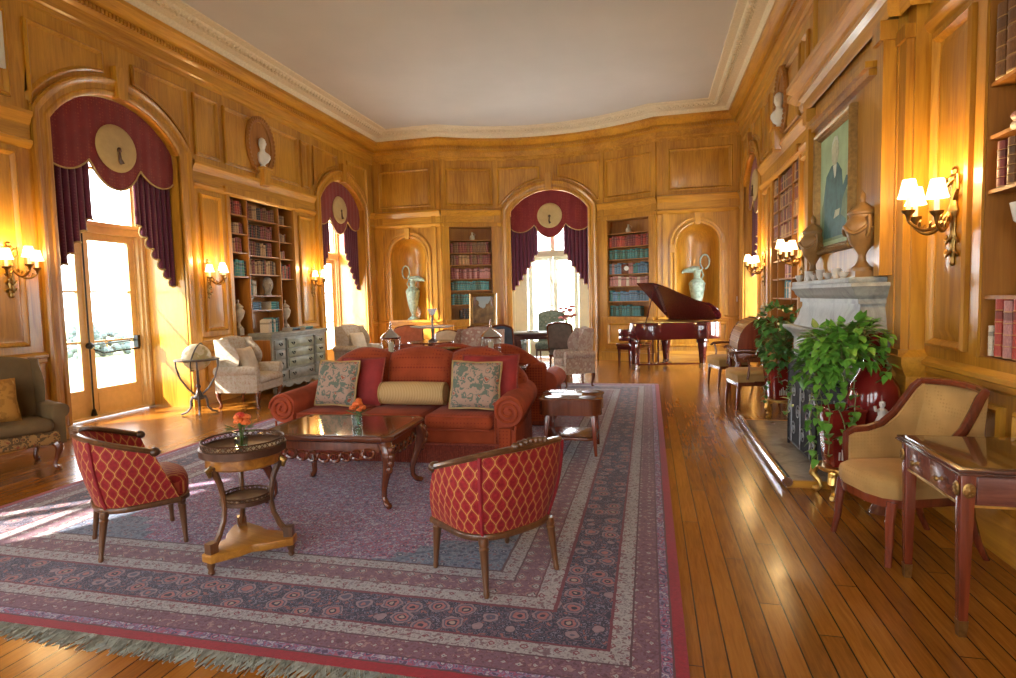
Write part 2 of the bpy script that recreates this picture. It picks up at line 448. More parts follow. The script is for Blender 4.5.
# ---------------------------------------------------------------- walls
AW = {'L0': Arch(.6, .98, 3.78, .52), 'L1': Arch(6.6, .98, 3.78, .52), 'L2': Arch(12.45, .98, 3.78, .52)}
BKL = (8.8, 10.42, .0, 3.42)
mb = MB(fL)
wallfill(mb, YF, YW, 0, 5.3, list(AW.values())+[(8.62, 10.42, .06, 3.42)])
for A in AW.values():
    A.mould(mb, ARCHP); reveal(mb, A, .82)
    arch_panels(mb, A, A.c-1.2, A.c+1.2)
for a, b in ((-2.4, -.8), (2.0, 3.45), (3.55, 5.2), (7.95, 8.42), (10.62, 11.1)):
    rpanel(mb, a, b, 1.14, 3.3)
for a, b in ((-2.3, -.8), (2.05, 3.5), (3.6, 5.2), (7.92, 8.45), (8.58, 10.68), (10.8, 11.1)):
    rpanel(mb, a, b, 3.88, 4.82)
for a, b in ((8.54, 8.62), (10.42, 10.5)): mb.box(a, b, 0, .03, .06, 3.42)
mb.box(8.48, 10.56, 0, .07, 3.4, 3.5)
dado(mb, ((-2.5, -.7), (1.85, 5.35), (7.85, 8.52), (10.5, 11.2)))
struct(mb.ob('wall_left', OAK, smooth=30))
spL = [(YF, -.62), (1.82, 5.38), (7.82, 8.52), (10.54, 11.23), (13.67, YW)]
runs('baseboard_left', BASEP, fL, spL, OAKY)
runs('trim_5', RAILP, fL, spL, OAKY)
runs('trim_6', BANDP, fL, [(YF, -.62), (1.82, 5.38), (7.82, 11.23), (13.67, YW)], OAKY)
mb = MB(fB)
AB = Arch(0, .98, 3.72, .52)
AN = [Arch(-3.62, .46, 2.68, .455), Arch(3.62, .46, 2.68, .455)]
for A in AN: A.zb = 1.06
BKB = [(-2.54, -1.46, 1.04, 3.36), (1.46, 2.54, 1.04, 3.36)]
wallfill(mb, -4.6, 4.6, 0, 5.3, [AB]+AN+BKB)
AB.mould(mb, ARCHP); reveal(mb, AB, .5); arch_panels(mb, AB, -1.3, 1.3)
for A in AN:
    A.mould(mb, [(0, -.02), (0, .02), (.02, .035), (.05, .035), (.06, .015), (.1, .018), (.12, .035), (.15, .035), (.15, 0)], 1.06)
    # half-round niche with a quarter-sphere head
    n = 14; zz = [1.06+i*.27 for i in range(7)]
    rs = []
    for i in range(n+1):
        t = PI*i/n; dd = -.44*math.sin(t); x = A.c-A.a*math.cos(t)
        rs.append([(x, dd, 1.06), (x, dd, 2.68)]+[(A.c-A.a*math.cos(t)*math.cos(q), -.44*math.sin(t)*math.cos(q), 2.68+.455*math.sin(q)) for q in [PI/2*j/8 for j in range(1, 9)]])
    mb.rings(rs, closed=False, cap=False)
    mb.box(A.c-.56, A.c+.56, -.45, .06, 1.0, 1.06)
    mb.rings([[(A.c-.05, a_, 3.1), (A.c+.05, a_, 3.1), (A.c+.075, b_, 3.36), (A.c-.075, b_, 3.36)] for a_, b_ in ((0, 0), (.07, .085))])
    for sg in (-1, 1):
        mb.box(A.c+sg*.555-.05, A.c+sg*.555+.05, 0, .05, 2.5, 2.68)
    rpanel(mb, A.c-.62, A.c+.62, .36, .9)
for a, b in ((-4.36, -2.98), (-2.62, -1.42), (1.42, 2.62), (2.98, 4.36)): rpanel(mb, a, b, 3.88, 4.8)
for a, b, _, _ in BKB:
    mb.box(a-.1, a, 0, .04, 1.04, 3.4); mb.box(b, b+.1, 0, .04, 1.04, 3.4); mb.box(a-.14, b+.14, 0, .06, 3.36, 3.46, n=4)
    mb.box(a-.12, b+.12, 0, .09, .3, .98, n=4); mb.box(a-.15, b+.15, 0, .13, .98, 1.05, n=4); mb.box(a-.14, b+.14, 0, .11, 0, .2, n=4)
    rpanel(mb, a+.02, b-.02, .38, .9, .09)
for s_ in (-4.36, -2.92, -2.66, -1.33, 1.33, 2.66, 2.92, 4.36):
    w_ = .055 if abs(s_) < 4 else .08
    mb.box(s_-w_, s_+w_, 0, .03, .0, 5.0)
struct(mb.ob('wall_back', OAK, smooth=30))
spB = [(-4.53, -LA), (-LA, -1.22), (1.22, LA), (LA, 4.53)]
runs('baseboard_back', BASEP, fB, spB, OAKH)
runs('trim_7', RAILP, fB, [(-4.53, -LA), (LA, 4.53)], OAKH)
runs('trim_8', BANDP, fB, spB, OAKH)
mb = MB(fR)
AR = Arch(12.6, .9, 3.78, .5)
BKR = (8.78, 10.55, .85, 3.4); BKN = (1.5, 4.2, 1.12, 3.95)
wallfill(mb, YF, YW, 0, 5.3, [AR, BKR, BKN])
AR.mould(mb, ARCHP); reveal(mb, AR, .6); arch_panels(mb, AR, AR.c-1.1, AR.c+1.1)
for a, b in ((4.34, 4.86), (7.86, 8.6), (10.78, 11.3), (-2.3, -.4), (-.2, 1.3)): rpanel(mb, a, b, 1.14, 3.3)
for a, b in ((8.3, 8.6), (8.72, 10.62), (10.74, 11.3), (3.9, 4.8), (1.5, 3.7), (-2.3, 1.3)): rpanel(mb, a, b, 3.88 if a > 8 else 4.2, 4.82)
for a, b, z0, z1 in (BKR, BKN):
    mb.box(a-.1, a, 0, .015, z0, z1); mb.box(b, b+.1, 0, .015, z0, z1); mb.box(a-.14, b+.14, 0, .07, z1, z1+.1)
dado(mb, ((-2.5, 4.9), (7.85, 11.3)))
# stepped chimney breast and overmantel
mb.box(4.95, 7.75, 0, .1, 0, 5.3); mb.box(5.1, 7.42, .1, .16, 0, 3.62); mb.box(5.25, 7.2, .16, .2, 1.6, 3.6)
mb.box(5.4, 7.12, .2, .26, 3.26, 3.31); mb.box(5.36, 7.16, .2, .30, 3.31, 3.36)
for a in (4.98, 7.5): mb.box(a, a+.18, .1, .15, 1.1, 3.36); mb.box(a-.02, a+.2, .1, .17, 3.36, 3.46); mb.box(a-.02, a+.2, .1, .17, 1.0, 1.1)
for a in (5.13, 7.28): mb.box(a, a+.12, .16, .25, 1.66, 3.42); mb.box(a-.02, a+.14, .16, .28, 3.42, 3.56)
rpanel(mb, 5.1, 7.6, 4.05, 4.9, .1)
struct(mb.ob('wall_right', OAK, smooth=30))
spR = [(YF, 4.95), (7.75, 11.48), (13.72, YW)]
runs('baseboard_right', BASEP, fR, spR, OAKY)
runs('trim_9', RAILP, fR, spR, OAKY)
runs('trim_10', BANDP, fR, [(4.3, 4.95), (7.75, 11.48), (13.72, YW)], OAKY)
mb = MB()
EP = [(XR, 7.8), (XR-.16, 7.8), (XR-.16, 7.46), (XR-.24, 7.46), (XR-.24, 5.06), (XR-.16, 5.06), (XR-.16, 4.9), (XR, 4.9)]
sweep(mb, [(0, 3.56), (.02, 3.6), (.02, 3.68), (.06, 3.72), (.06, 3.76), (.1, 3.78), (.14, 3.82), (.17, 3.84), (.17, 3.9), (0, 3.94)], EP)
sweep(mb, [(0, .26), (.03, .26), (.03, .9), (.06, .95), (.08, 1.0), (.08, 1.05), (.02, 1.08), (0, 1.1)], [(XR-.1, 5.3), (XR-.1, 4.95), (XR, 4.95)])
sweep(mb, [(0, 0), (.03, 0), (.03, .2), (0, .24)], [(XR-.1, 5.4), (XR-.1, 4.95), (XR, 4.95)])
struct(mb.ob('trim_11', OAKY, smooth=30), 'oak entablature over the fireplace')
mb = MB(fF)  # wall behind the camera, with three unseen tall windows added as fill light
AF = [Arch(s_, 1.0, 3.8, .52) for s_ in (-2.75, 0, 2.75)]
for A in AF: A.zb = .5
wallfill(mb, -4.39, 4.39, 0, 5.3, AF)
for A in AF: A.mould(mb, ARCHP, .5); reveal(mb, A, .5, zb=.5)
struct(mb.ob('wall_front', OAK, smooth=30))
# ---------------------------------------------------------------- windows and French doors
def window(name, fn, A, depth, mat, z0=.02, side=0):
    "arched frame with mullion, transom, glazing bars and panes at the back of the reveal"
    mb = MB(fn); d0 = -depth-.02
    A.mould(mb, [(0, d0+.12), (-.05, d0+.12), (-.06, d0+.09), (-.1, d0+.09), (-.11, d0+.05), (-.14, d0+.05), (-.14, d0-.03)], z0)
    a, b = A.c-A.a, A.c+A.a
    if side:
        for x0, x1 in ((a, a+side), (b-side, b)): mb.box(x0, x1, d0-.06, d0+.04, z0, A.z(A.c+A.a-side)-.02); mb.box(x0+.06*(x0 == a), x1-.06*(x1 == b), d0+.04, d0+.09, z0, A.zs-.05)
        a += side-.1; b -= side-.1
    mb.box(a, b, d0-.04, d0+.1, 2.6, 2.76, n=4); mb.box(a, b, d0-.04, d0+.14, 2.7, 2.74, n=4)
    mb.box(A.c-.05, A.c+.05, d0-.04, d0+.06, 2.7, A.zs+A.rise-.05)
    mb.box(a, b, d0-.02, d0+.03, 3.5, 3.53, n=4); mb.box(a, b, d0-.06, d0+.12, z0, z0+.03, n=4)
    fr = struct(mb.ob(name, mat, smooth=30))
    g = MB(fn)
    g.add([(x, d0, z) for x, z in A.path(-.1, z0, 20)], [tuple(range(23))])
    g.ob('pane', PANE, fr, smooth=0)
    leaves = []
    for k, (x0, x1) in enumerate(((a+.13, A.c-.004), (A.c+.004, b-.13))):
        mb = MB(fn); y0, y1 = d0-.025, d0+.03
        mb.box(x0, x0+.1, y0, y1, z0+.03, 2.6); mb.box(x1-.1, x1, y0, y1, z0+.03, 2.6); mb.box(x0+.1, x1-.1, y0, y1, 2.5, 2.6, n=3)
        mb.box(x0+.1, x1-.1, y0, y1, z0+.03, .42, n=3); mb.box(x0+.1, x1-.1, y1-.01, y1+.008, .1, .36)
        for z in (1.08, 1.78): mb.box(x0+.1, x1-.1, y0+.01, y1-.005, z-.014, z+.014, n=3)
        lf = struct(mb.ob('door_leaf', mat, fr, smooth=30)); leaves.append(lf)
    return fr, leaves
W1, LV = window('window_1', fL, AW['L1'], .8, WPAINT)
mb = MB(fL); d0 = -.76  # iron lock rod and push bar on the doors
mb.tube([(6.6, d0, .04), (6.6, d0, 2.58)], .011, 6); mb.lathe([(.02, 0), (.04, .03), (.02, .12)], (6.6, d0, .02), 8)
mb.tube([(6.62, d0+.05, .98), (6.72, d0+.09, .92), (7.34, d0+.09, .94)], .012, 6)
mb.tube([(6.62, d0+.03, 1.04), (7.36, d0+.03, 1.06)], .009, 6)
mb.lathe([(0, -.02), (.045, -.02), (.05, .02), (.02, .06), (0, .06)], (6.6, d0, 1.03), 8, ax='y')
mb.box(7.34, 7.39, d0-.02, d0+.06, .95, 1.13)
struct(mb.ob('panic_bar', IRON, W1), 'black iron push bar and lock rod')
window('window_2', fL, AW['L2'], .8, WPAINT)
window('window_3', fB, AB, .48, WPAINTB, side=.36)
window('window_4', fR, AR, .55, WPAINT)
window('window_5', fL, AW['L0'], .8, WPAINT)
for k, A in enumerate(AF): window('window_%d' % (6+k), fF, A, .48, WPAINT, .52)  # unseen windows added behind the camera for fill
# terrace and lawn outside
mb = MB(); mb.prism([(-60, -40), (60, -40), (60, 70), (-60, 70)], -.6, -.25)
LAWN = plain('lawn', (.30, .36, .2), .9, var=.2, scale=.4); o = struct(mb.ob('ground', LAWN, smooth=0))
EVER = plain('evergreen', (.085, .115, .115), .9, var=.4, scale=4)
for i, (x, y, h, lb) in enumerate(((-20.0, 17.3, 1.25, 'conical evergreen shrub seen through the large left French window'), (-20.5, 18.6, .7, 'lower rounded shrub beside the conical evergreen outside the left window'))):
    t = thing('evergreen_shrub', lb, 'shrub', (x, y, -.25)); mb = MB(); rr_ = random.Random(i)
    for k in range(90):
        u = rr_.random(); a = rr_.uniform(0, 2*PI); r_ = (.75-.6*u)*rr_.uniform(.6, 1) if i == 0 else .9*math.sqrt(max(0, 1-u*u)); mb.sph((r_*math.cos(a), r_*math.sin(a), .12+u*h), .16, .16, .13, 6, 4)
    mb.ob('foliage', EVER, t); mb = MB(); mb.lathe([(.08, 0), (.05, h*.7)], n=8); mb.ob('trunk', OAK, t)
# ---------------------------------------------------------------- bookcases, books, curtains, sconces, busts
ORD = ['first', 'second', 'third', 'fourth', 'fifth', 'sixth', 'seventh', 'eighth', 'ninth', 'tenth', 'eleventh', 'twelfth', 'thirteenth', 'fourteenth', 'fifteenth', 'sixteenth', 'seventeenth', 'eighteenth', 'nineteenth', 'twentieth']
CASE = wood('bookcase_oak', (.22, .075, .008), (.40, .16, .02), 'z', .5, .1)
def leather(name, c, gold=True):
    n = N(name, .5); v = n.coord(); s = n.n('SeparateXYZ'); n.set(s, 0, v)
    z = s.outputs[2]; f = n.math('FRACT', n.math('MULTIPLY', z, 5)); band = n.math('LESS_THAN', f, .1)
    lab = n.math('MULTIPLY', n.math('GREATER_THAN', z, .66), n.math('LESS_THAN', z, .8))
    ns = n.noise(n.coord(scale=(6, 6, 6)), 3, 4)
    base = n.ramp(ns, [(.25, tuple(x*.5 for x in c)), (.75, tuple(min(1, x*1.25) for x in c))])
    base = n.mix(n.math('MULTIPLY', lab, .55), base, (.04, .015, .01))
    n.col(n.mix(n.math('MULTIPLY', band, .55 if gold else .0), base, (.5, .3, .09))); return n.m
BC = {'maroon': leather('leather_maroon', (.20, .03, .03)), 'brown': leather('leather_brown', (.16, .065, .02)), 'tan': leather('leather_tan', (.42, .24, .10)),
      'dark green': leather('leather_green', (.03, .10, .07)), 'teal': leather('cloth_teal', (.05, .22, .22)), 'blue': leather('cloth_blue', (.10, .22, .34)),
      'black': leather('leather_black', (.03, .025, .025)), 'cream': leather('cloth_cream', (.62, .52, .38), False), 'red': leather('cloth_red', (.42, .05, .03)), 'pink': leather('cloth_rose', (.46, .20, .18))}
PAGES = plain('book_pages', (.66, .58, .44), .9)
def book_mesh(col):
    mb = MB(); n = 5
    ring = [(-.5+1*i/n, -.08*math.sin(PI*i/n)) for i in range(n+1)]+[(.5, 1), (-.5, 1)]
    for z0, z1, k in ((0, 1, 0),):
        mb.rings([[(x, y, z) for x, y in ring] for z in (0, .18, .2, .22, .38, .4, .42, .58, .6, .62, .78, .8, .82, 1)])
    for v in range(len(mb.v)):
        x, y, z = mb.v[v]
        if y < 0 and any(abs(z-q) < .005 for q in (.2, .4, .6, .8)): mb.v[v] = (x, y-.015, z)
    me = mb.data('book', BC[col], smooth=35)
    me.materials.append(PAGES)
    for p in me.polygons:
        if abs(p.normal.z) > .9 or p.normal.y > .9: p.material_index = 1
    return me
BM = {c: book_mesh(c) for c in BC}
def put_book(col, P, rz, t, dep, h, label, group, tilt=0, flat=False):
    o = link('book', BM[col]); o.scale = (t, dep, h); o.location = P
    o.rotation_euler = (0, 0, rz)
    if tilt: o.rotation_euler = (0, tilt, rz); o.rotation_mode = 'XYZ'
    if flat: o.rotation_euler = (0, PI/2, rz); o.rotation_mode = 'XYZ'
    return tag(o, label, 'book', group)
def row(fn, rz, s0, s1, z, d, hmax, cols, where, rnd, tmin=.03, tmax=.055, fill=1., flip=False, gap=0.003):
    "one row of upright books from s0 to s1; the order counted is left to right in the photo"
    s = s0; k = 0; items = []
    while True:
        t = rnd.uniform(tmin, tmax)
        if s+t > s0+(s1-s0)*fill: break
        items.append((s+t/2, t, rnd.choice(cols), rnd.uniform(.78, .98)*hmax)); s += t+gap
    m_ = len(items)
    for i, (sc_, t, c, h) in enumerate(items):
        k = m_-1-i if flip else i
        a = rz+(ang(sc_) if fn is fB else 0)
        put_book(c, fn(sc_, d, z), a, t, min(.2, h*.72), h, '%s book, %s on %s' % (c, ORD[min(k, 19)], where), 'books on '+where)
def case(name, label, fn, s0, s1, z0, z1, depth, ups, shelves, mat=CASE, th=.022, group=None):
    "built-in bookcase; shelves = [(column index, z of the top)]"
    s0 -= .014; s1 += .014; z0 -= .012; z1 += .012
    c = fn((s0+s1)/2, -depth/2, z0); t = thing(name, label, 'bookcase', c, 0, group)
    f = lambda s, d, z: fn(s, d, z)-c
    nn = 4 if fn is fB else 1
    def bx(nm, *a, n=1): mb = MB(f); mb.box(*a, n=n); return mb.ob(nm, mat, t, smooth=0)
    bx('back_panel', s0, s1, -depth-.02, -depth, z0, z1, n=nn)
    edges = [s0]+ups+[s1]
    for i, u in enumerate(edges):
        a = u if i == 0 else u-th if i == len(edges)-1 else u-th/2
        bx('upright', a, a+th, -depth, -.001, z0, z1)
    bx('top_board', s0, s1, -depth, -.001, z1-th, z1, n=nn); bx('bottom_board', s0, s1, -depth, -.001, z0, z0+th, n=nn)
    for k, z in shelves: bx('shelf', edges[k]+th/2, edges[k+1]-th/2, -depth, -.012, z-th, z, n=nn)
    return t
rnd = random.Random(3)
# left wall
case('bookcase', 'built-in oak bookcase with three columns behind the painted chest', fL, 8.62, 10.42, .06, 3.42, .32, [9.08, 9.98],
     [(0, 3.09), (0, 2.77), (0, 2.45), (0, 2.04), (1, 3.06), (1, 2.73), (1, 2.42), (1, 2.09), (1, 1.71), (1, 1.45), (2, 3.05), (2, 2.73), (2, 2.41), (2, 2.03), (0, 1.02), (1, 1.02), (2, 1.02)])
brn = ['brown', 'maroon', 'brown', 'tan', 'black', 'maroon']
w_ = 'shelf of the bookcase behind the chest'
rL = PI/2
for nm, s0, s1, z, h, cols, fl in (('top left', 8.65, 9.06, 3.09, .26, ['brown', 'red', 'maroon'], .95), ('second left', 8.65, 9.06, 2.77, .2, brn, .9), ('third left', 8.65, 9.06, 2.45, .26, brn, .8), ('fourth left', 8.65, 9.06, 2.04, .3, ['blue', 'black', 'black', 'teal'], 1),
    ('top middle', 9.10, 9.96, 3.06, .27, brn, 1), ('second middle', 9.10, 9.96, 2.73, .26, brn, .9), ('third middle', 9.10, 9.96, 2.42, .27, brn+['tan', 'cream'], .85), ('fourth middle', 9.10, 9.96, 2.09, .28, brn+['tan'], .95), ('fifth middle', 9.10, 9.96, 1.71, .3, ['cream', 'teal'], .25),
    ('top right', 10.0, 10.38, 3.05, .2, ['brown', 'tan'], .7), ('second right', 10.0, 10.38, 2.73, .18, brn, .7), ('third right', 10.0, 10.38, 2.41, .17, brn, .6), ('fourth right', 10.0, 10.38, 2.03, .3, ['black', 'cream', 'black', 'red'], 1)):
    row(fL, rL, s0, s1, z, -.06, h, cols, 'the %s %s' % (nm, w_), rnd, .037, .062, fl)
for i in range(4):  # two stacks lying flat
    for j, (s_, c) in enumerate(((9.14, 'blue'), (9.66, 'teal'))):
        put_book(c, fL(s_+.02, -.05, 1.45+.042*i), rL, .042, .2, .24, '%s book lying %s from the bottom of the %s stack under the stone head' % (c, ORD[i], ('left', 'right')[j]), 'stacks of books under the stone head', flat=True)
# back wall, left and right of the window
SH = [3.04, 2.72, 2.42, 2.07, 1.78, 1.42]
case('bookcase', 'built-in oak bookcase left of the back window, behind the painting', fB, -2.54, -1.46, 1.04, 3.36, .3, [], [(0, z) for z in SH], CASE)
case('bookcase', 'built-in oak bookcase right of the back window, behind the piano', fB, 1.46, 2.54, 1.04, 3.36, .3, [], [(0, z) for z in SH], CASE)
for i, (cols, h) in enumerate(((['maroon', 'maroon', 'brown'], .27), (['maroon', 'maroon', 'tan', 'brown'], .25), (['maroon', 'pink', 'maroon'], .28), (['teal', 'dark green', 'teal'], .24), (['teal', 'dark green'], .28))):
    z = SH[1:][i] if i < 5 else 1.06
    row(fB, 0, -2.51, -1.49, z, -.04, h*1.06, cols, '%s shelf of the bookcase behind the painting' % ORD[i+1], rnd, .056, .074, .75 if i == 4 else 1)
row(fB, 0, -2.3, -1.49, 1.062, -.07, .27, ['dark green', 'black'], 'lowest shelf of the bookcase behind the painting', rnd, .056, .074, .8)
for i, (cols, h) in enumerate(((['maroon', 'red', 'maroon'], .26), (['teal', 'dark green', 'teal'], .24), (['pink', 'blue', 'teal'], .26), (['pink', 'cream', 'pink'], .24), (['blue', 'teal', 'blue'], .25))):
    row(fB, 0, 1.49, 2.51, SH[1:][i], -.04, h*1.06, cols, '%s shelf of the bookcase behind the piano' % ORD[i+1], rnd, .056, .074)
row(fB, 0, 1.49, 2.51, 1.062, -.07, .28, ['teal', 'dark green'], 'lowest shelf of the bookcase behind the piano', rnd, .056, .074, .8)
# right wall, beyond the fireplace and in the foreground
case('bookcase', 'tall built-in oak bookcase beyond the fireplace mantel', fR, 8.78, 10.55, .85, 3.4, .3, [9.2, 10.13], [(k, z) for k in (0, 1, 2) for z in (3.1, 2.84, 2.62, 2.38, 2.05, 1.76, 1.46)])
far = []
for k, (a, b) in enumerate(((8.81, 9.18), (9.22, 10.11), (10.15, 10.52))):
    for i, (z, h, cols) in enumerate(((3.1, .22, brn), (2.84, .21, brn), (2.62, .18, brn), (2.38, .2, brn), (2.05, .24, ['brown']), (1.76, .22, ['maroon', 'pink', 'black']), (1.46, .25, ['blue', 'cream', 'teal']))):
        if i < 4 or (k == 1 and i > 4):
            s_ = a
            while True:
                t_ = rnd.uniform(.04, .065)
                if s_+t_ > a+(b-a)*(.95 if i < 4 else .55): break
                far.append((rnd.choice(cols), fR(s_+t_/2, -.02, z), t_, .16, rnd.uniform(.86, 1.1)*h)); s_ += t_+.003
def book_mass(name, items, rz):
    "many small books seen edge-on, as one object"
    vs = []; fs = []; mi = []; names = list(BC)
    for c, P, t_, dp, h in items:
        me = BM[c]; M_ = Matrix.Translation(P) @ Matrix.Rotation(rz, 4, 'Z') @ Matrix.Diagonal((t_, dp, h, 1)); o_ = len(vs)
        vs += [tuple(M_ @ v.co) for v in me.vertices]
        for p in me.polygons: fs.append(tuple(i+o_ for i in p.vertices)); mi.append(len(names) if p.material_index else names.index(c))
    me = bpy.data.meshes.new(name); me.from_pydata(vs, [], fs)
    for c in names: me.materials.append(BC[c])
    me.materials.append(PAGES)
    for p, i in zip(me.polygons, mi): p.material_index = i
    return link(name, me)
tag(book_mass('shelved_books', far, -PI/2), 'rows of leather bound books filling the tall bookcase beyond the mantel', 'books', None, 'stuff')
case('bookcase', 'built-in oak bookcase cut by the right edge of the photo', fR, 1.5, 4.2, 1.12, 3.95, .34, [2.8], [(1, 3.3), (1, 2.76), (1, 2.45), (1, 2.13), (1, 1.5), (0, 2.76), (0, 2.13), (0, 1.5)])
for i, (s_, z, h, t, c) in enumerate(((4.0, 2.76, .42, .09, 'brown'), (3.89, 2.76, .42, .1, 'brown'), (3.78, 2.76, .4, .1, 'maroon'), (3.96, 2.13, .26, .07, 'maroon'), (3.86, 2.13, .26, .06, 'brown'), (3.93, 1.14, .34, .06, 'red'), (3.84, 1.14, .33, .08, 'pink'), (3.75, 1.14, .34, .07, 'red'), (3.66, 1.14, .3, .07, 'brown'), (4.0, 1.14, .18, .025, 'cream'))):
    put_book(c, fR(s_+.1, -.012, z), -PI/2, t, .22, h, '%s book, number %s from the left along the right edge bookcase, %s' % (c, ORD[i], 'high shelf' if z > 2.5 else 'middle shelf' if z > 2 else 'bottom shelf'), 'books in the right foreground bookcase')
for i, c in enumerate(('cream', 'pink')):
    put_book(c, fR(3.95, -.01, 2.45+.05*i), -PI/2, .05, .2, .26, '%s book lying flat on a shelf at the right edge' % c, 'flat books at the right edge', flat=True)
# ---------------------------------------------------------------- curtains
def velvet(name, c, c2):
    n = N(name, .85, spec=.2); n.b.inputs['Sheen Weight'].default_value = .3
    v = n.coord(); d = n.vor(v, 26, rnd=.2); f = n.noise(v, 7, 3)
    n.col(n.mix(n.math('LESS_THAN', d, .32), n.ramp(f, [(.3, tuple(k*.8 for k in c)), (.7, c)]), c2)); return n.m
VELV = velvet('crimson_velvet', (.20, .02, .022), (.26, .045, .028)); VELP = velvet('plum_curtain', (.11, .02, .048), (.15, .035, .06))
TRIMG = plain('gold_braid', (.42, .27, .1), .6)
SHIELD = plain('shield_linen', (.46, .32, .14), .8, var=.1); BRONZE = plain('dark_bronze', (.1, .05, .03), .4, .5)
def curtains(label, fn, A, d, x_in, drop, mirrorlen=(0, 0), tw=.3):
    c = fn(A.c, d, A.zs); t = thing('swag_curtain', label, 'curtain', c)
    f = lambda s, dd, z: fn(s, dd, z)-c
    a = A.a-.015
    # pelmet board following the arch with three scallops below
    mb = MB(f); n = 44; top = []; bot = []
    for i in range(n+1):
        x = -a+2*a*i/n; zt = A.z(A.c+x)-.01; u = (x+a)/(2*a)
        if u < .3: q = u/.3; zb = A.zs-.42-.14*math.sin(PI*q)**.7+.1*q
        elif u > .7: q = (1-u)/.3; zb = A.zs-.42-.14*math.sin(PI*q)**.7+.1*q
        else: q = (u-.3)/.4; zb = A.zs-.26-.4*math.sin(PI*q)**.55
        top.append((x, zt)); bot.append((x, zb))
    rs = []
    for (x, zt), (_, zb) in zip(top, bot):
        rs.append([(A.c+x, d+.05, zb), (A.c+x, d+.062+.01*math.sin(x*40), (zt+zb)/2), (A.c+x, d+.05, zt), (A.c+x, d+.02, zt), (A.c+x, d+.02, zb)])
    mb.rings(rs); mb.ob('pelmet', VELV, t)
    mb = MB(f); mb.tube([(A.c+x, d+.055, z) for x, z in bot], .012, 6); mb.ob('pelmet_braid', TRIMG, t)
    # round shield hung on the pelmet
    zc = A.zs-.12
    mb = MB(f); mb.lathe([(0, 0), (.3, 0), (.31, .012), (.3, .03), (.25, .05), (0, .058)], (A.c, d+.065, zc), 32, ax='y'); sh = mb.ob('shield', SHIELD, t)
    mb = MB(f); mb.lathe([(0, 0), (.03, .005), (.035, .02), (0, .04)], (A.c, d+.11, zc-.02), 10, ax='y')
    mb.tube([(A.c, d+.13, zc-.05), (A.c-.01, d+.14, zc-.14), (A.c+.02, d+.14, zc-.2)], [.012, .018, .03], 6); mb.ob('tassel', BRONZE, sh)
    for sg in (-1, 1):
        mb = MB(f); nx, nz = 44, 14; rs = []
        L = drop
        for j in range(nz+1):
            v = j/nz; ring = []
            for i in range(nx+1):
                u = i/nx  # 0 outer, 1 inner
                x = sg*(a-u*(a-x_in))
                zlow = A.zs-.2-(L-(L-.85)*u**1.15)
                ztop = A.zs-.1 if u < .8 else A.zs-.15
                z = ztop+(zlow-ztop)*v
                fold = .035*math.sin(u*PI*13)*(.6+.4*v)
                ring.append((A.c+x+sg*.02*math.cos(u*PI*13), d-.03+fold, z+(.03*math.cos(u*PI*13)*v)))
            rs.append(ring)
        mb.rings(rs, closed=False, cap=False)
        cu = mb.ob('drape', VELP, t, smooth=60)
        md = cu.modifiers.new('thickness', 'SOLIDIFY'); md.thickness = .012
        mb = MB(f)  # jabot edge: zigzag folds with gold lining
        ed = [r[-1] for r in rs][-1:]; low = rs[-1]
        mb.tube(low, .014, 6); mb.ob('gold_fringe', TRIMG, cu)
    return t
curtains('crimson swagged curtain over the large French window at left', fL, AW['L1'], -.16, .35, 1.75)
curtains('crimson swagged curtain over the far window beside the chest', fL, AW['L2'], -.16, .35, 1.75)
curtains('crimson swagged curtain over the window in the end wall', fB, AB, -.14, .34, 1.8)
curtains('crimson curtain over the far window in the fireplace wall', fR, AR, -.14, .32, 1.7)
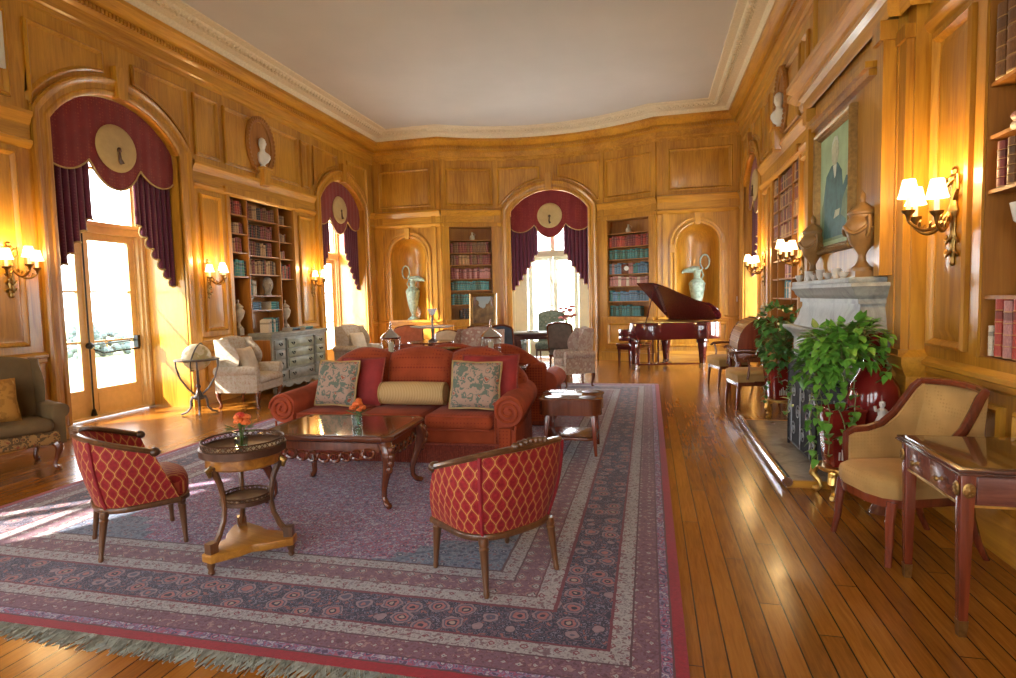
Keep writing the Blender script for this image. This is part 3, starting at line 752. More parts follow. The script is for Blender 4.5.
# ---------------------------------------------------------------- wall sconces
SHADE = N('lit_lampshade', .8); SHADE.col((.95, .8, .5)); SHADE.set(SHADE.b, 'Emission Color', (1, .78, .42, 1)); SHADE.set(SHADE.b, 'Emission Strength', 3.2); SHADE = SHADE.m
CANDLE = plain('candle_sleeve', (.85, .68, .36), .6); CANDLE.node_tree.nodes['Principled BSDF'].inputs['Emission Color'].default_value = (1, .75, .35, 1); CANDLE.node_tree.nodes['Principled BSDF'].inputs['Emission Strength'].default_value = .5
def make_sconce(label, loc, rz):  # the wall is the local x-z plane, the room is local -y
    t = thing('wall_sconce', label, 'wall lamp', loc, rz, 'lit wall sconces')
    mb = MB(); k = [(.012, -.42), (.03, -.40), (.02, -.36), (.045, -.31), (.03, -.26), (.05, -.2), (.03, -.12), (.038, -.02), (.065, .03), (.05, .08), (.035, .12), (.028, .22), (.05, .26), (.06, .3), (.03, .33), (.04, .36), (.012, .39)]
    mb.lathe([(r_*.85, z_*.8) for r_, z_ in k], (0, -.035, 0), 10, sy=.7)
    for z in (-.25, -.16, .21): mb.tube([(.05*math.cos(q), -.035-.04*math.sin(q), z+.02*math.sin(3*q)) for q in [i*PI/6 for i in range(12)]], .012, 5, loop=True)
    for sg in (-1, 1): mb.tube([(sg*.02, -.04, .1), (sg*.09, -.05, .16), (sg*.085, -.05, .25), (sg*.03, -.05, .22)], [.014, .012, .01, .006], 6)
    mb.ob('backplate', BRASS, t)
    for i, (ax, ay, az) in enumerate(((-.17, -.21, -.05), (.17, -.21, -.05), (0, -.32, -.02))):
        mb = MB(); pts = []
        for j in range(13):
            q = j/12; pts.append((ax*q, -.05+(ay+.05)*q, .02-.1*math.sin(PI*q*.9)+az*q))
        mb.tube(pts, [.018-.008*j/12 for j in range(13)], 7)
        e = pts[-1]
        for q in (3, 6, 9):
            p = pts[q]; mb.tube([p, (p[0]*1.0+.02, p[1], p[2]+.05), (p[0]+.045*(1 if ax >= 0 else -1), p[1]-.01, p[2]+.035), (p[0]+.03*(1 if ax >= 0 else -1), p[1], p[2]+.012)], [.01, .009, .007, .004], 5)
        mb.lathe([(.01, 0), (.018, .04), (.04, .06), (.045, .075), (.02, .075)], e, 10)
        arm = mb.ob('arm', BRASS, t)
        mb = MB(); mb.lathe([(.016, .07), (.016, .19)], e, 10); mb.ob('candle_tube', CANDLE, arm)
        mb = MB(); mb.lathe([(.072, .155), (.062, .18), (.04, .275), (.036, .275), (.058, .18), (.068, .155)], e, 16, cap=False); mb.ob('lamp_shade', SHADE, arm)
        l = lamp('bulb', 'POINT', 5, (e[0], e[1]-.02, e[2]+.33), color=(1, .66, .28), shadow_soft_size=.05); l.parent = t
    return t
s0 = make_sconce('large brass three-light wall sconce between mantel and right bookcase', fR(4.5, 0, 2.03), -PI/2)
s0.scale = (.92, .92, 1)
for lb, P, rz in (('brass three-light wall sconce at the left edge of the photo', fL(5.04, 0, 2.0), PI/2), ('brass three-light sconce between French window and left bookcase', fL(8.02, 0, 1.98), PI/2),
                  ('brass three-light sconce between left bookcase and far left window', fL(11.0, 0, 2.0), PI/2), ('lit brass sconce beside the tall bookcase just beyond the mantel', fR(8.4, 0, 2.0), -PI/2), ('lit brass sconce beside the far window on the fireplace wall', fR(11.05, 0, 1.98), -PI/2)):
    dup(s0, P, rz, lb, scale=(.95, .95, .95))
# ---------------------------------------------------------------- oval niches with busts
MARB = plain('white_marble', (.72, .68, .62), .45, var=.08)
def oval(label, blabel, fn, s, z, rz, face):
    t = thing('oval_frame', label, 'frame', fn(s, 0, z), rz, 'carved oval frames')
    mb = MB(); n = 40
    E_ = lambda k, y, dr=0: [((.40+k)*math.cos(2*PI*i/n), y, (.52+k)*math.sin(2*PI*i/n)) for i in range(n)]
    mb.rings([E_(.0, .0), E_(0, -.05), E_(-.03, -.075), E_(-.07, -.06), E_(-.1, -.05), E_(-.11, -.0)], cap=False)
    for i in range(n):
        q = 2*PI*i/n; mb.sph((.365*math.cos(q), -.07, .485*math.sin(q)), .03, .02, .03, 6, 4)
    mb.ob('carved_rim', CASE, t)
    mb = MB(); mb.rings([E_(-.1, -.03), E_(-.16, .0-.012), E_(-.3, -.006)]); mb.ob('hollow', CASE, t)
    mb = MB(); mb.rings([[(-.1, 0, -.72), (.1, 0, -.72), (.08, -.14, -.7), (-.08, -.14, -.7)], [(-.12, 0, -.42), (.12, 0, -.42), (.11, -.16, -.42), (-.11, -.16, -.42)]]); mb.box(-.14, .14, -.18, 0, -.42, -.39); mb.ob('bracket', OAK, t)
    b = thing('bust', blabel, 'bust', fn(s, .07, z-.385), rz+face, 'white marble busts')
    mb = MB(); mb.lathe([(.07, 0), (.075, .02), (.05, .04), (.045, .08)], n=14)
    rs = []
    for zz, rx, ry, cy in ((.07, .05, .05, 0), (.12, .12, .07, 0), (.2, .17, .09, .01), (.26, .165, .085, .01), (.3, .12, .07, 0), (.33, .06, .058, -.005), (.38, .05, .052, -.01), (.41, .062, .075, -.015), (.45, .075, .09, -.02), (.5, .08, .1, -.012), (.55, .078, .1, 0), (.59, .06, .08, .005), (.62, .02, .03, .005)):
        rs.append([(rx*math.cos(2*PI*i/16), cy+ry*math.sin(2*PI*i/16), zz) for i in range(16)])
    mb.rings(rs)
    mb.rings([[(-.014, -.1, .475), (.014, -.1, .475), (0, -.125, .475)], [(-.009, -.1, .52), (.009, -.1, .52), (0, -.108, .52)]])
    for sg in (-1, 1): mb.sph((sg*.08, .005, .5), .012, .022, .03, 6, 5); mb.sph((sg*.03, -.098, .525), .014, .01, .008, 6, 4)
    mb.sph((0, -.1, .45), .028, .018, .01, 8, 4); b.scale = (.8, .8, .85); mb.ob('head_and_shoulders', MARB, b)
oval('carved oak oval frame holding a bust above the left bookcase', 'white marble bust in profile above the left bookcase', fL, 9.5, 4.38, PI/2, -.9)
oval('carved oak oval frame holding a bust on the fireplace wall', 'white marble bust high on the fireplace wall', fR, 9.75, 4.38, -PI/2, .9)
# ---------------------------------------------------------------- bronze ewers in the end-wall niches
VERD = plain('verdigris_bronze', (.34, .44, .36), .55, .1, .45, 14, bump=.3)
def ewer(label, s, flip):
    t = thing('ewer', label, 'ewer', fB(s, -.2, 1.06), PI if flip else 0, 'bronze ewers in the niches')
    mb = MB(); mb.lathe([(0, 0), (.15, 0), (.15, .03), (.1, .06), (.05, .11), (.045, .15), (.07, .2), (.12, .35), (.165, .6), (.175, .72), (.15, .79), (.08, .84), (.07, .9), (.085, 1.0), (.1, 1.04), (.085, 1.045)], n=20)
    for i in range(14):
        q = 2*PI*i/14; mb.sph((.16*math.cos(q), .16*math.sin(q), .72), .025, .025, .04, 6, 4)
    mb.ob('body', VERD, t)
    mb = MB(); mb.tube([(-.05, 0, 1.03), (.1, 0, 1.05), (.24, 0, 1.03), (.3, 0, 1.01), (.33, 0, .97)], [.09, .075, .05, .035, .015], 10, flat=.8); mb.ob('spout', VERD, t)
    mb = MB(); pts = [(-.08, 0, .8), (-.14, 0, .92), (-.09, 0, 1.04)]+[(-.17+.1*math.cos(q), 0, 1.22+.16*math.sin(q)) for q in [(-PI/2+.4+2*PI*i/16) for i in range(16)]]
    mb.tube(pts, .018, 7); mb.ob('handle', VERD, t)
    return t
ewer('green bronze ewer in the niche left of the end wall', -3.62, False)
ewer('green bronze ewer in the niche behind the piano', 3.62, True)
# ---------------------------------------------------------------- rug
def rug_mat(x0, x1, y0, y1):
    n = N('oriental_rug', .95, spec=.1); n.b.inputs['Sheen Weight'].default_value = .2
    c = n.coord(); s = n.n('SeparateXYZ'); n.set(s, 0, c); X, Y = s.outputs[0], s.outputs[1]
    M_ = n.math
    dx = M_('MINIMUM', M_('SUBTRACT', X, x0), M_('SUBTRACT', x1, X)); dy = M_('MINIMUM', M_('SUBTRACT', Y, y0), M_('SUBTRACT', y1, Y))
    d = M_('MINIMUM', dx, dy); wob = M_('MULTIPLY_ADD', n.noise(c, 14, 2), .012, -.006); d = M_('ADD', d, wob)
    dn = n.n('VectorMath', operation='MULTIPLY_ADD'); nt = n.n('TexNoise'); n.set(nt, 'Vector', c); n.set(nt, 'Scale', 30.); n.set(nt, 'Detail', 1.); n.set(dn, 0, nt.outputs['Color']); dn.inputs[1].default_value = (.03, .03, 0); n.set(dn, 2, c); dc = dn.outputs[0]
    pale = (.40, .38, .39); rose = (.20, .095, .145); navy = (.022, .022, .055); wine = (.17, .03, .055); lil = (.26, .21, .36); blue = (.12, .16, .26); pink = (.38, .14, .15); red = (.33, .008, .022)
    def weave(scale, stops): return n.ramp(n.noise(c, scale, 1.5, .5), stops, 'CONSTANT')
    def rosette(bg, scale, rnd, stops, vec=None, metric='EUCLIDEAN'):
        q = n.vor(vec if vec else dc, scale, rnd=rnd, metric=metric); lim = stops[-1][0]
        return n.mix(M_('LESS_THAN', q, lim), bg, n.ramp(q, stops[:-1], 'CONSTANT'))
    wv_navy = weave(32, [(0, navy), (.36, (.16, .09, .14)), (.42, navy), (.52, (.20, .17, .26)), (.57, navy), (.64, (.30, .11, .12))])
    NV = rosette(wv_navy, 7.5, .55, [(0, (.40, .30, .26)), (.1, navy), (.17, pink), (.27, (.09, .08, .14)), (.33, (.30, .2, .24)), (.40, navy), (.42, navy)])
    wv_pale = weave(42, [(0, (.20, .12, .15)), (.40, pale), (.58, (.24, .20, .24)), (.66, pale)])
    P_ = rosette(wv_pale, 13, .1, [(0, navy), (.12, pale), (.2, (.22, .06, .09)), (.33, pale), (.36, pale)], metric='MANHATTAN')
    wv_rose = weave(40, [(0, (.14, .05, .08)), (.38, rose), (.55, (.18, .07, .10)), (.62, (.34, .2, .22))])
    F2 = rosette(wv_rose, 10, .2, [(0, rose), (.1, pale), (.24, navy), (.3, (.36, .2, .2)), (.4, rose), (.42, rose)], metric='MANHATTAN')
    A_ = rosette(wv_rose, 15, .15, [(0, navy), (.14, pale), (.3, (.2, .05, .08)), (.38, rose), (.4, rose)], metric='MANHATTAN')
    F_mid = rosette(weave(34, [(0, (.09, .05, .13)), (.37, lil), (.45, (.34, .08, .16)), (.51, (.14, .11, .24)), (.58, (.46, .40, .48)), (.66, lil)]), 15, .85, [(0, (.46, .4, .46)), (.15, (.06, .05, .14)), (.25, (.36, .09, .17)), (.34, lil), (.35, lil)])
    F_blue = rosette(weave(34, [(0, (.07, .08, .15)), (.40, blue), (.52, (.22, .25, .33)), (.60, blue), (.66, (.24, .12, .17))]), 14, .8, [(0, (.40, .40, .46)), (.14, (.05, .06, .13)), (.26, (.2, .2, .3)), (.34, blue), (.35, blue)])
    # blue corner spandrels with a stepped edge
    qx = M_('DIVIDE', M_('FLOOR', M_('MULTIPLY', dx, 9)), 9); qy = M_('DIVIDE', M_('FLOOR', M_('MULTIPLY', dy, 9)), 9)
    corner = M_('LESS_THAN', M_('ADD', M_('MULTIPLY', qx, 1.0), M_('MULTIPLY', qy, 1.15)), 2.75)
    fld = n.mix(corner, F_mid, F_blue)
    out = fld
    for lim, colr in ((.98, (.10, .04, .06)), (.965, P_), (.88, (.10, .04, .06)), (.87, F2), (.73, (.14, .05, .07)), (.72, P_), (.62, wine), (.60, NV), (.34, wine), (.325, P_), (.24, (.10, .04, .06)), (.23, A_), (.12, (.12, .05, .08)), (.11, F_mid), (.065, (.12, .04, .05)), (.055, red)):
        out = n.mix(M_('LESS_THAN', d, lim), out, colr)
    nz = n.noise(c, 55, 3); out = n.mix(.5, out, n.ramp(nz, [(.25, (.35, .35, .35)), (.75, (1, 1, 1))]), 'MULTIPLY')
    big = n.noise(c, 1.3, 3); out = n.mix(.35, out, n.ramp(big, [(.3, (.6, .6, .62)), (.7, (1.15, 1.1, 1.12))]), 'MULTIPLY')
    n.col(out); n.bump(n.noise(c, 160, 2), .35, .004); return n.m
RX0, RX1, RY0, RY1 = -4.97, .15, 2.16, 10.45
rug = thing('oriental_rug', 'large lilac and navy oriental rug with red edge under the sofas', 'rug', (XC, 6.3, 0))
mb = MB(); mb.box(RX0, RX1, RY0, RY1, .001, .014)
o = mb.ob('carpet_pile', rug_mat(RX0, RX1, RY0, RY1), smooth=0); o.parent = rug; o.location = (-XC, -6.3, 0)
rf = random.Random(9); FRM = plain('rug_fringe', (.33, .35, .31), .95, var=.4, scale=25)
for yb, sg in ((RY0, -1), (RY1, 1)):
    x = RX0+.02; mb = MB()
    while x < RX1-.01:
        L = rf.uniform(.06, .12); k = rf.uniform(-.045, .045); w0 = rf.uniform(.0035, .007); z = rf.uniform(.004, .01)
        mb.rings([[(x-w0, yb, .003), (x+w0, yb, .003), (x, yb, .013)], [(x+k*.5-w0*.8, yb+sg*L*.5, .002), (x+k*.5+w0*.8, yb+sg*L*.5, .002), (x+k*.5, yb+sg*L*.5, z+.004)], [(x+k-w0*.7, yb+sg*L, .001), (x+k+w0*.7, yb+sg*L, .001), (x+k, yb+sg*L, z*.6)]]); x += rf.uniform(.005, .008)
    fr = mb.ob('fringe', FRM); fr.parent = rug; fr.location = (-XC, -6.3, 0); fr['label'] = 'pale knotted fringe'
# ---------------------------------------------------------------- fabrics and furniture woods
MAHO = wood('mahogany', (.05, .012, .005), (.17, .045, .016), 'z', .22, .6); MAHOX = wood('mahogany_long', (.05, .012, .005), (.17, .045, .016), 'x', .22, .6)
WALN = wood('walnut', (.045, .018, .007), (.15, .06, .02), 'z', .35, .3); SATIN = wood('satinwood_marquetry', (.18, .06, .007), (.46, .20, .025), 'x', .35, .15)
MAHR = wood('red_mahogany', (.065, .010, .005), (.21, .04, .014), 'z', .25, .5)
def chenille(name, c, dot, scale=30):
    n = N(name, .85, spec=.2); n.b.inputs['Sheen Weight'].default_value = .06
    v = n.coord(); q = n.vor(v, scale, rnd=0., metric='MANHATTAN'); big = n.noise(v, 4, 3)
    base = n.ramp(big, [(.3, tuple(k*.72 for k in c)), (.7, tuple(k*1.15 for k in c))])
    n.col(n.mix(n.math('MULTIPLY', n.math('LESS_THAN', q, .42), .7), base, dot)); n.bump(n.noise(v, 220, 2), .25, .003); return n.m
SOFA = chenille('rust_chenille', (.33, .058, .018), (.16, .012, .010)); SOFAP = plain('rust_fabric', (.36, .06, .02), .85, var=.25, scale=8, bump=.2)
FRNG = plain('rust_fringe', (.24, .045, .025), .95, var=.4, scale=60)
def damask(name, base, c1, c2, scale=9):
    n = N(name, .9, spec=.15); v = n.coord(); wv = n.n('VectorMath', operation='MULTIPLY_ADD'); nz = n.n('TexNoise'); n.set(nz, 'Vector', v); n.set(nz, 'Scale', scale*1.2)
    n.set(wv, 0, nz.outputs['Color']); wv.inputs[1].default_value = (.08, .08, .08); n.set(wv, 2, v)
    q = n.vor(wv.outputs[0], scale, rnd=.3); f = n.noise(wv.outputs[0], scale*1.3, 3)
    a = n.mix(n.math('GREATER_THAN', f, .54), base, c1); a = n.mix(n.math('LESS_THAN', n.math('ABSOLUTE', n.math('SUBTRACT', q, .38)), .05), a, c1)
    n.col(n.mix(n.math('LESS_THAN', q, .2), a, c2)); n.bump(n.noise(v, 180, 2), .3, .003); return n.m
TAPES = damask('tapestry', (.40, .27, .20), (.14, .17, .13), (.34, .10, .06), 13)
GOLDD = damask('gold_damask', (.42, .20, .04), (.32, .15, .03), (.50, .28, .07), 10)
def stripes(name, c1, c2, f, ax=0):
    n = N(name, .8, spec=.2); s = n.n('SeparateXYZ'); n.set(s, 0, n.coord()); n.col(n.mix(n.math('LESS_THAN', n.math('FRACT', n.math('MULTIPLY', s.outputs[ax], f)), .4), c1, c2)); return n.m
BOLST = stripes('gold_stripe', (.58, .39, .18), (.42, .26, .10), 60, 0)
REDC = plain('red_velvet', (.30, .025, .022), .8, var=.3, scale=6, bump=.15)
# ---------------------------------------------------------------- sofas
def make_sofa(label, x, y, rz):
    t = thing('rolled_arm_sofa', label, 'sofa', (x, y, .014), rz)
    W = 1.27
    mb = MB(); mb.rbox(-W+.1, W-.1, -.38, .46, .05, .33, .03); mb.ob('base', SOFA, t)
    mb = MB(); mb.rbox(-W+.06, W-.06, -.43, .49, .012, .19, .012); f = mb.ob('fringe_skirt', FRNG, t)
    mb = MB()
    for i in range(130):
        xx = -W+.07+(2*W-.14)*i/129; mb.tube([(xx, -.437, .19), (xx, -.44, .1), (xx, -.438, .01)], .008, 5)
    mb.tube([(-W+.06, -.44, .195), (W-.06, -.44, .195)], .014, 6); mb.ob('bullion', FRNG, f)
    for a, b in ((-1.0, -.335), (-.325, .325), (.335, 1.0)):
        mb = MB(); mb.rbox(a, b, -.46, .25, .325, .47, .055, 4, .03); c = mb.ob('seat_cushion', SOFA, t)
        mb = MB(); mb.tube([(a+.03, -.455, .335), (b-.03, -.455, .335)], .008, 6); mb.tube([(a+.03, -.455, .462), (b-.03, -.455, .462)], .008, 6); mb.ob('piping', SOFAP, c)
    def backsec(nm, a, b, za, zb, pk, pkx, y0=.2, lean=.16):
        n = 18; rs = []
        for i in range(n+1):
            u = i/n; xx = a+(b-a)*u
            e = min(1, min(u, 1-u)/.08); e = math.sqrt(max(0, 1-(1-e)**2))
            if u < pkx: q = u/pkx; top = za+(pk-za)*math.sin(q*PI/2)**.8
            else: q = (1-u)/(1-pkx); top = zb+(pk-zb)*math.sin(q*PI/2)**.8
            th = .13*(.55+.45*e); ring = []
            for k, (dy, zz) in enumerate(((-1, 0), (-1.05, .3), (-1.0, .6), (-.85, .85), (-.45, .97), (0, 1), (.45, .97), (.85, .85), (1, .6), (1, .3), (1, 0))):
                z = .42+(top-.42)*zz; ring.append((xx, y0+.11+lean*(z-.42)+dy*th*(1 if dy > 0 else .9+.25*e), z))
            rs.append(ring)
        mb = MB(); mb.rings(rs); return mb.ob(nm, SOFA, t, smooth=60)
    backsec('back_cushion', -1.12, -.30, .72, .97, 1.04, .62); backsec('back_cushion', -.32, .40, .97, .97, 1.05, .5); backsec('back_cushion', .38, 1.19, .97, .72, 1.04, .36)
    mb = MB(); mb.rbox(-W+.12, W-.12, .33, .5, .04, .8, .06); mb.ob('back_frame', SOFA, t)
    for sg in (-1, 1):
        x0 = sg*(W-.16); mb = MB()
        prof = []  # rolled arm section (x outwards, z)
        for q in range(15): a = -PI*.55+q*PI*1.42/14; prof.append((.03+.142*math.cos(a), .51+.14*math.sin(a)))
        pts = [(-.1, .05), (.1, .05), (.1, .33)]+prof+[(-.1, .48)]
        rs = []
        for yy, k in ((-.43, .93), (-.42, 1), (.1, 1), (.3, 1), (.45, .97)):
            lift = .05*max(0, yy)/.45
            rs.append([(x0+sg*px*k, yy, (pz-.3)*k+.3+(lift if pz > .3 else 0)) for px, pz in pts])
        mb.rings(rs); ar = mb.ob('arm', SOFAP, t, smooth=50)
        mb = MB(); sp = []
        for q in range(34): a = q*.42; r_ = .135*(1-q/38); sp.append((x0+sg*(.03+r_*math.cos(a)), -.435, .505+r_*math.sin(a)))
        mb.tube(sp, .016, 6)
        mb.rbox(x0-.06, x0+.06, -.46, -.42, .06, .36, .02)
        mb.tube([(x0-sg*.085, -.435, .06), (x0-sg*.09, -.435, .45)], .011, 6); mb.tube([(x0+sg*.085, -.435, .06), (x0+sg*.1, -.435, .38)], .011, 6); mb.ob('scroll_front', SOFA, ar)
    return t
make_sofa('rust red rolled-arm sofa facing the camera, with cushions and bolster', -2.41, 5.56, .03)
make_sofa('rust red sofa turned away, back to back with the front sofa', -2.36, 7.32, PI+.03).scale = (1, 1, .955)
def pillow(label, x, y, z, rz, tilt, w_, h_, th, mat, grp=None, brd=None, roll=0):
    t = thing('throw_cushion', label, 'cushion', (x, y, z), 0, grp); t.rotation_euler = (tilt, roll, rz)
    mb = MB(); mb.cushion(w_, h_, th, 14); mb.ob('cover', mat, t, smooth=60)
    if brd:
        mb = MB(); n = 12; k = .94
        ed = [(-w_/2+w_*i/n, 0, -h_/2) for i in range(n)]+[(w_/2, 0, -h_/2+h_*i/n) for i in range(n)]+[(w_/2-w_*i/n, 0, h_/2) for i in range(n)]+[(-w_/2, 0, h_/2-h_*i/n) for i in range(n)]
        ed = [(a*(1-.06*(1-abs(a*c*4/(w_*h_)))), b, c*(1-.06*(1-abs(a*c*4/(w_*h_))))) for a, b, c in ed]
        mb.tube(ed, .012, 5, loop=True); mb.ob('cord_edge', brd, t)
    return t
SEAT = .505
pillow('green and rose tapestry cushion leaning at the left end of the sofa', -3.10, 5.41, SEAT+.225, -.1, -.3, .47, .46, .17, TAPES, brd=TRIMG)
pillow('plain red cushion behind the tapestry cushion at the sofa left end', -2.92, 5.58, SEAT+.22, -.05, -.28, .5, .5, .15, REDC, brd=FRNG)
pillow('tapestry cushion with blue medallion at the right end of the sofa', -1.62, 5.38, SEAT+.225, .12, -.32, .48, .46, .17, TAPES, brd=TRIMG, roll=.04)
pillow('red cushion with corded edge behind the right tapestry cushion', -1.53, 5.58, SEAT+.24, .1, -.28, .56, .52, .15, REDC, brd=FRNG)
t = thing('bolster', 'gold striped bolster lying on the middle sofa seat', 'cushion', (-2.31, 5.50, SEAT+.118), .03)
mb = MB(); mb.lathe([(0, -.34), (.06, -.345), (.1, -.335), (.115, -.3), (.12, 0), (.115, .3), (.1, .335), (.06, .345), (0, .34)], n=20, ax='x'); mb.ob('cover', BOLST, t)
for sg in (-1, 1): mb = MB(); mb.tube([(sg*.332, .105*math.cos(q), .105*math.sin(q)) for q in [i*PI/10 for i in range(20)]], .01, 5, loop=True); mb.ob('cord_edge', TRIMG, t)
# ---------------------------------------------------------------- red tub chairs
def ogee_mat():
    n = N('red_ogee_silk', .6, spec=.3); n.b.inputs['Sheen Weight'].default_value = .05
    t = n.n('TexCoord'); s = n.n('SeparateXYZ'); n.set(s, 0, t.outputs['UV']); M_ = n.math
    u = M_('MULTIPLY', s.outputs[0], 21.); v = M_('MULTIPLY', s.outputs[1], 8.4)
    cs = M_('MULTIPLY', M_('COSINE', M_('MULTIPLY', v, 2*PI)), .25)
    def dist(a): f = M_('FRACT', a); return M_('ABSOLUTE', M_('SUBTRACT', f, .5))
    d1 = dist(M_('SUBTRACT', u, cs)); d2 = dist(M_('ADD', M_('ADD', u, .5), cs)); d = M_('MINIMUM', d1, d2)
    line = M_('LESS_THAN', d, .05); line2 = M_('LESS_THAN', M_('ABSOLUTE', M_('SUBTRACT', d, .13)), .022)
    ns = n.noise(n.coord(), 60, 3); red = n.ramp(ns, [(.3, (.19, .006, .010)), (.7, (.31, .016, .018))])
    a = n.mix(line2, red, (.36, .06, .03)); n.col(n.mix(line, a, (.50, .22, .06))); n.bump(line, .15, .003); return n.m
OGEE = ogee_mat(); REDP = plain('red_piping', (.26, .010, .016), .7)
def uvset(o, fn):
    me = o.data; uv = me.uv_layers.new(name='UVMap')
    for l in me.loops: uv.data[l.index].uv = fn(me.vertices[l.vertex_index].co)
def ucurve(hx, yb, yf, n=28):
    "U in plan, open to +y: straight sides then a half superellipse round the back"
    pts = []; ys = -.02
    k = 7
    for i in range(k): pts.append((hx, yf+(ys-yf)*i/k))
    for i in range(n+1):
        a = PI*i/n; c, s_ = math.cos(a), math.sin(a)
        pts.append((hx*math.copysign(abs(c)**.72, c), ys+(yb-ys)*abs(s_)**.8))
    for i in range(k): pts.append((-hx, ys+(yf-ys)*(i+1)/k))
    return pts
def make_tub(label, x, y, rz):
    t = thing('tub_chair', label, 'armchair', (x, y, .014), rz, 'red tub chairs')
    B = ucurve(.262, -.225, .2); T = ucurve(.33, -.315, .06); N_ = len(B)
    def topz(p): return .64+.12*max(0, min(1, (.06-p[1])/.36))**1.0
    arc = [0]
    for i in range(1, N_): arc.append(arc[-1]+math.dist(T[i], T[i-1]))
    rs = []; inner = []
    for i in range(N_):
        b, p = B[i], T[i]; zt = topz(p); ring = []; ri = []
        for k in range(8):
            v = k/7; bul = .018*math.sin(PI*v); nx, ny = (p[0]/.33, p[1]/.33)
            ring.append((b[0]+(p[0]-b[0])*v+nx*bul, b[1]+(p[1]-b[1])*v+min(0, ny)*bul, .30+(zt-.30)*v))
        for k in range(8):
            v = 1-k/7; s_ = .80 if v < .9 else .87
            ri.append(((b[0]+(p[0]-b[0])*v)*s_, (b[1]+(p[1]-b[1])*v)*s_+(.02 if b[1] > .1 else 0), .34+(zt-.02-.34)*v))
        rs.append(ring+ri)
    mb = MB(); mb.rings(rs); o = mb.ob('upholstered_shell', OGEE, t, smooth=50)
    uvset(o, lambda c: (math.atan2(c.x, -c.y+.02)*.27, c.z))
    mb = MB(); mb.tube([(p[0]*.95, p[1]*.95, topz(p)+.004) for p in T], [.016]+[.019]*(N_-2)+[.016], 8, flat=1.35); mb.sph((.314, .07, .64), .034, .034, .03, 10, 6); mb.sph((-.314, .07, .64), .034, .034, .03, 10, 6)
    rail = mb.ob('top_rail', WALN, t)
    mb = MB()
    for i in range(7): xx = -.09+.03*i; mb.sph((xx, -.302, .778+.016*math.cos(xx*14)), .02, .022, .018, 7, 5)
    mb.ob('carved_crest', WALN, rail)
    mb = MB(); mb.tube([(p[0]*1.01, p[1]*1.01, .298) for p in B], .02, 8, flat=.8); mb.tube([(.262, .2, .298), (.2, .25, .298), (0, .275, .298), (-.2, .25, .298), (-.262, .2, .298)], .02, 8, flat=.8); mb.ob('seat_rail', WALN, t)
    mb = MB(); out = [(p[0]*.93, p[1]*.93) for p in B]+[(-.22, .24), (-.12, .275), (0, .285), (.12, .275), (.22, .24)]
    mb.slab(out, [(.30, .97), (.33, 1), (.40, 1), (.43, .96), (.448, .86), (.456, .5)]); o = mb.ob('seat', OGEE, t, smooth=50); uvset(o, lambda c: (c.x, c.y))
    for sx in (-1, 1):  # stiles that part the back into panels
        mb = MB(); bi = min(range(N_), key=lambda i: abs(B[i][0]-sx*.205)+(9 if B[i][1] > -.05 else 0)); st = [V(p)*1.004+V((0, -.003, 0)) for p in rs[bi][:8]]
        mb.tube(st, .011, 6); mb.ob('stile_piping', REDP, t)
    for sx in (-1, 1):
        for yy, xx in ((-.19, .21), (.21, .225)):
            mb = MB(); mb.lathe([(.024, .30), (.026, .27), (.02, .255), (.026, .245), (.022, .23), (.013, .03), (.016, .02), (.012, 0)], (0, 0, 0), 10); mb.v = [(sx*xx+v[0]+sx*(.3-v[2])*.05, yy+v[1]+(.3-v[2])*(-.12 if yy < 0 else .04), v[2]) for v in mb.v]; mb.ob('leg', WALN, t)
    return t
make_tub('red patterned tub chair seen from the back, nearest the camera', -.86, 3.17, .90).scale = (1.09, 1.06, 1)
make_tub('red patterned tub chair at left seen from its side', -3.285, 3.13, -.66).scale = (1.03, 1.03, 1)
# ---------------------------------------------------------------- small round table
t = thing('gueridon_table', 'small round three-legged side table with brass gallery and marquetry shelves', 'side table', (-2.38, 3.03, .014), R(-14)); t.scale = (.86, .86, .93)
mb = MB(); mb.lathe([(0, .70), (.26, .70), (.275, .715), (.275, .745), (.262, .75), (0, .75)], n=40); mb.ob('tabletop', SATIN, t, smooth=30)
mb = MB(); mb.lathe([(0, .63), (.235, .63), (.245, .64), (.245, .7), (0, .7)], n=40); mb.ob('apron', SATIN, t, smooth=30)
def gallery(mb, r, z, h=.035, k=44):
    for zz in (z, z+h): mb.tube([(r*math.cos(2*PI*i/40), r*math.sin(2*PI*i/40), zz) for i in range(40)], .005, 5, loop=True)
    for i in range(k): a = 2*PI*i/k; a2 = a+2*PI/k; mb.tube([(r*math.cos(a), r*math.sin(a), z), (r*math.cos(a2), r*math.sin(a2), z+h)], .003, 4); mb.tube([(r*math.cos(a2), r*math.sin(a2), z), (r*math.cos(a), r*math.sin(a), z+h)], .003, 4)
mb = MB(); mb.lathe([(.262, .708), (.282, .708), (.284, .752), (.27, .757), (.262, .752)], n=40); gallery(mb, .268, .755); mb.ob('gallery', BRONZE, t)
mb = MB(); mb.lathe([(0, .385), (.16, .385), (.168, .395), (.16, .405), (0, .405)], n=32); sh = mb.ob('round_shelf', SATIN, t)
mb = MB(); mb.lathe([(.158, .383), (.172, .383), (.172, .408), (.158, .408)], n=32); gallery(mb, .163, .41, .022, 30); mb.ob('shelf_gallery', BRONZE, sh)
tri = []
for k in range(3):
    a = 2*PI*k/3+R(-90); b = a+PI/3
    tri += [(.33*math.cos(a-.14), .33*math.sin(a-.14)), (.33*math.cos(a+.14), .33*math.sin(a+.14)), (.2*math.cos(b-.4), .2*math.sin(b-.4)), (.155*math.cos(b), .155*math.sin(b)), (.2*math.cos(b+.4), .2*math.sin(b+.4))]
mb = MB(); mb.prism(tri, .085, .135); mb.ob('plinth_shelf', SATIN, t, bev=.006)
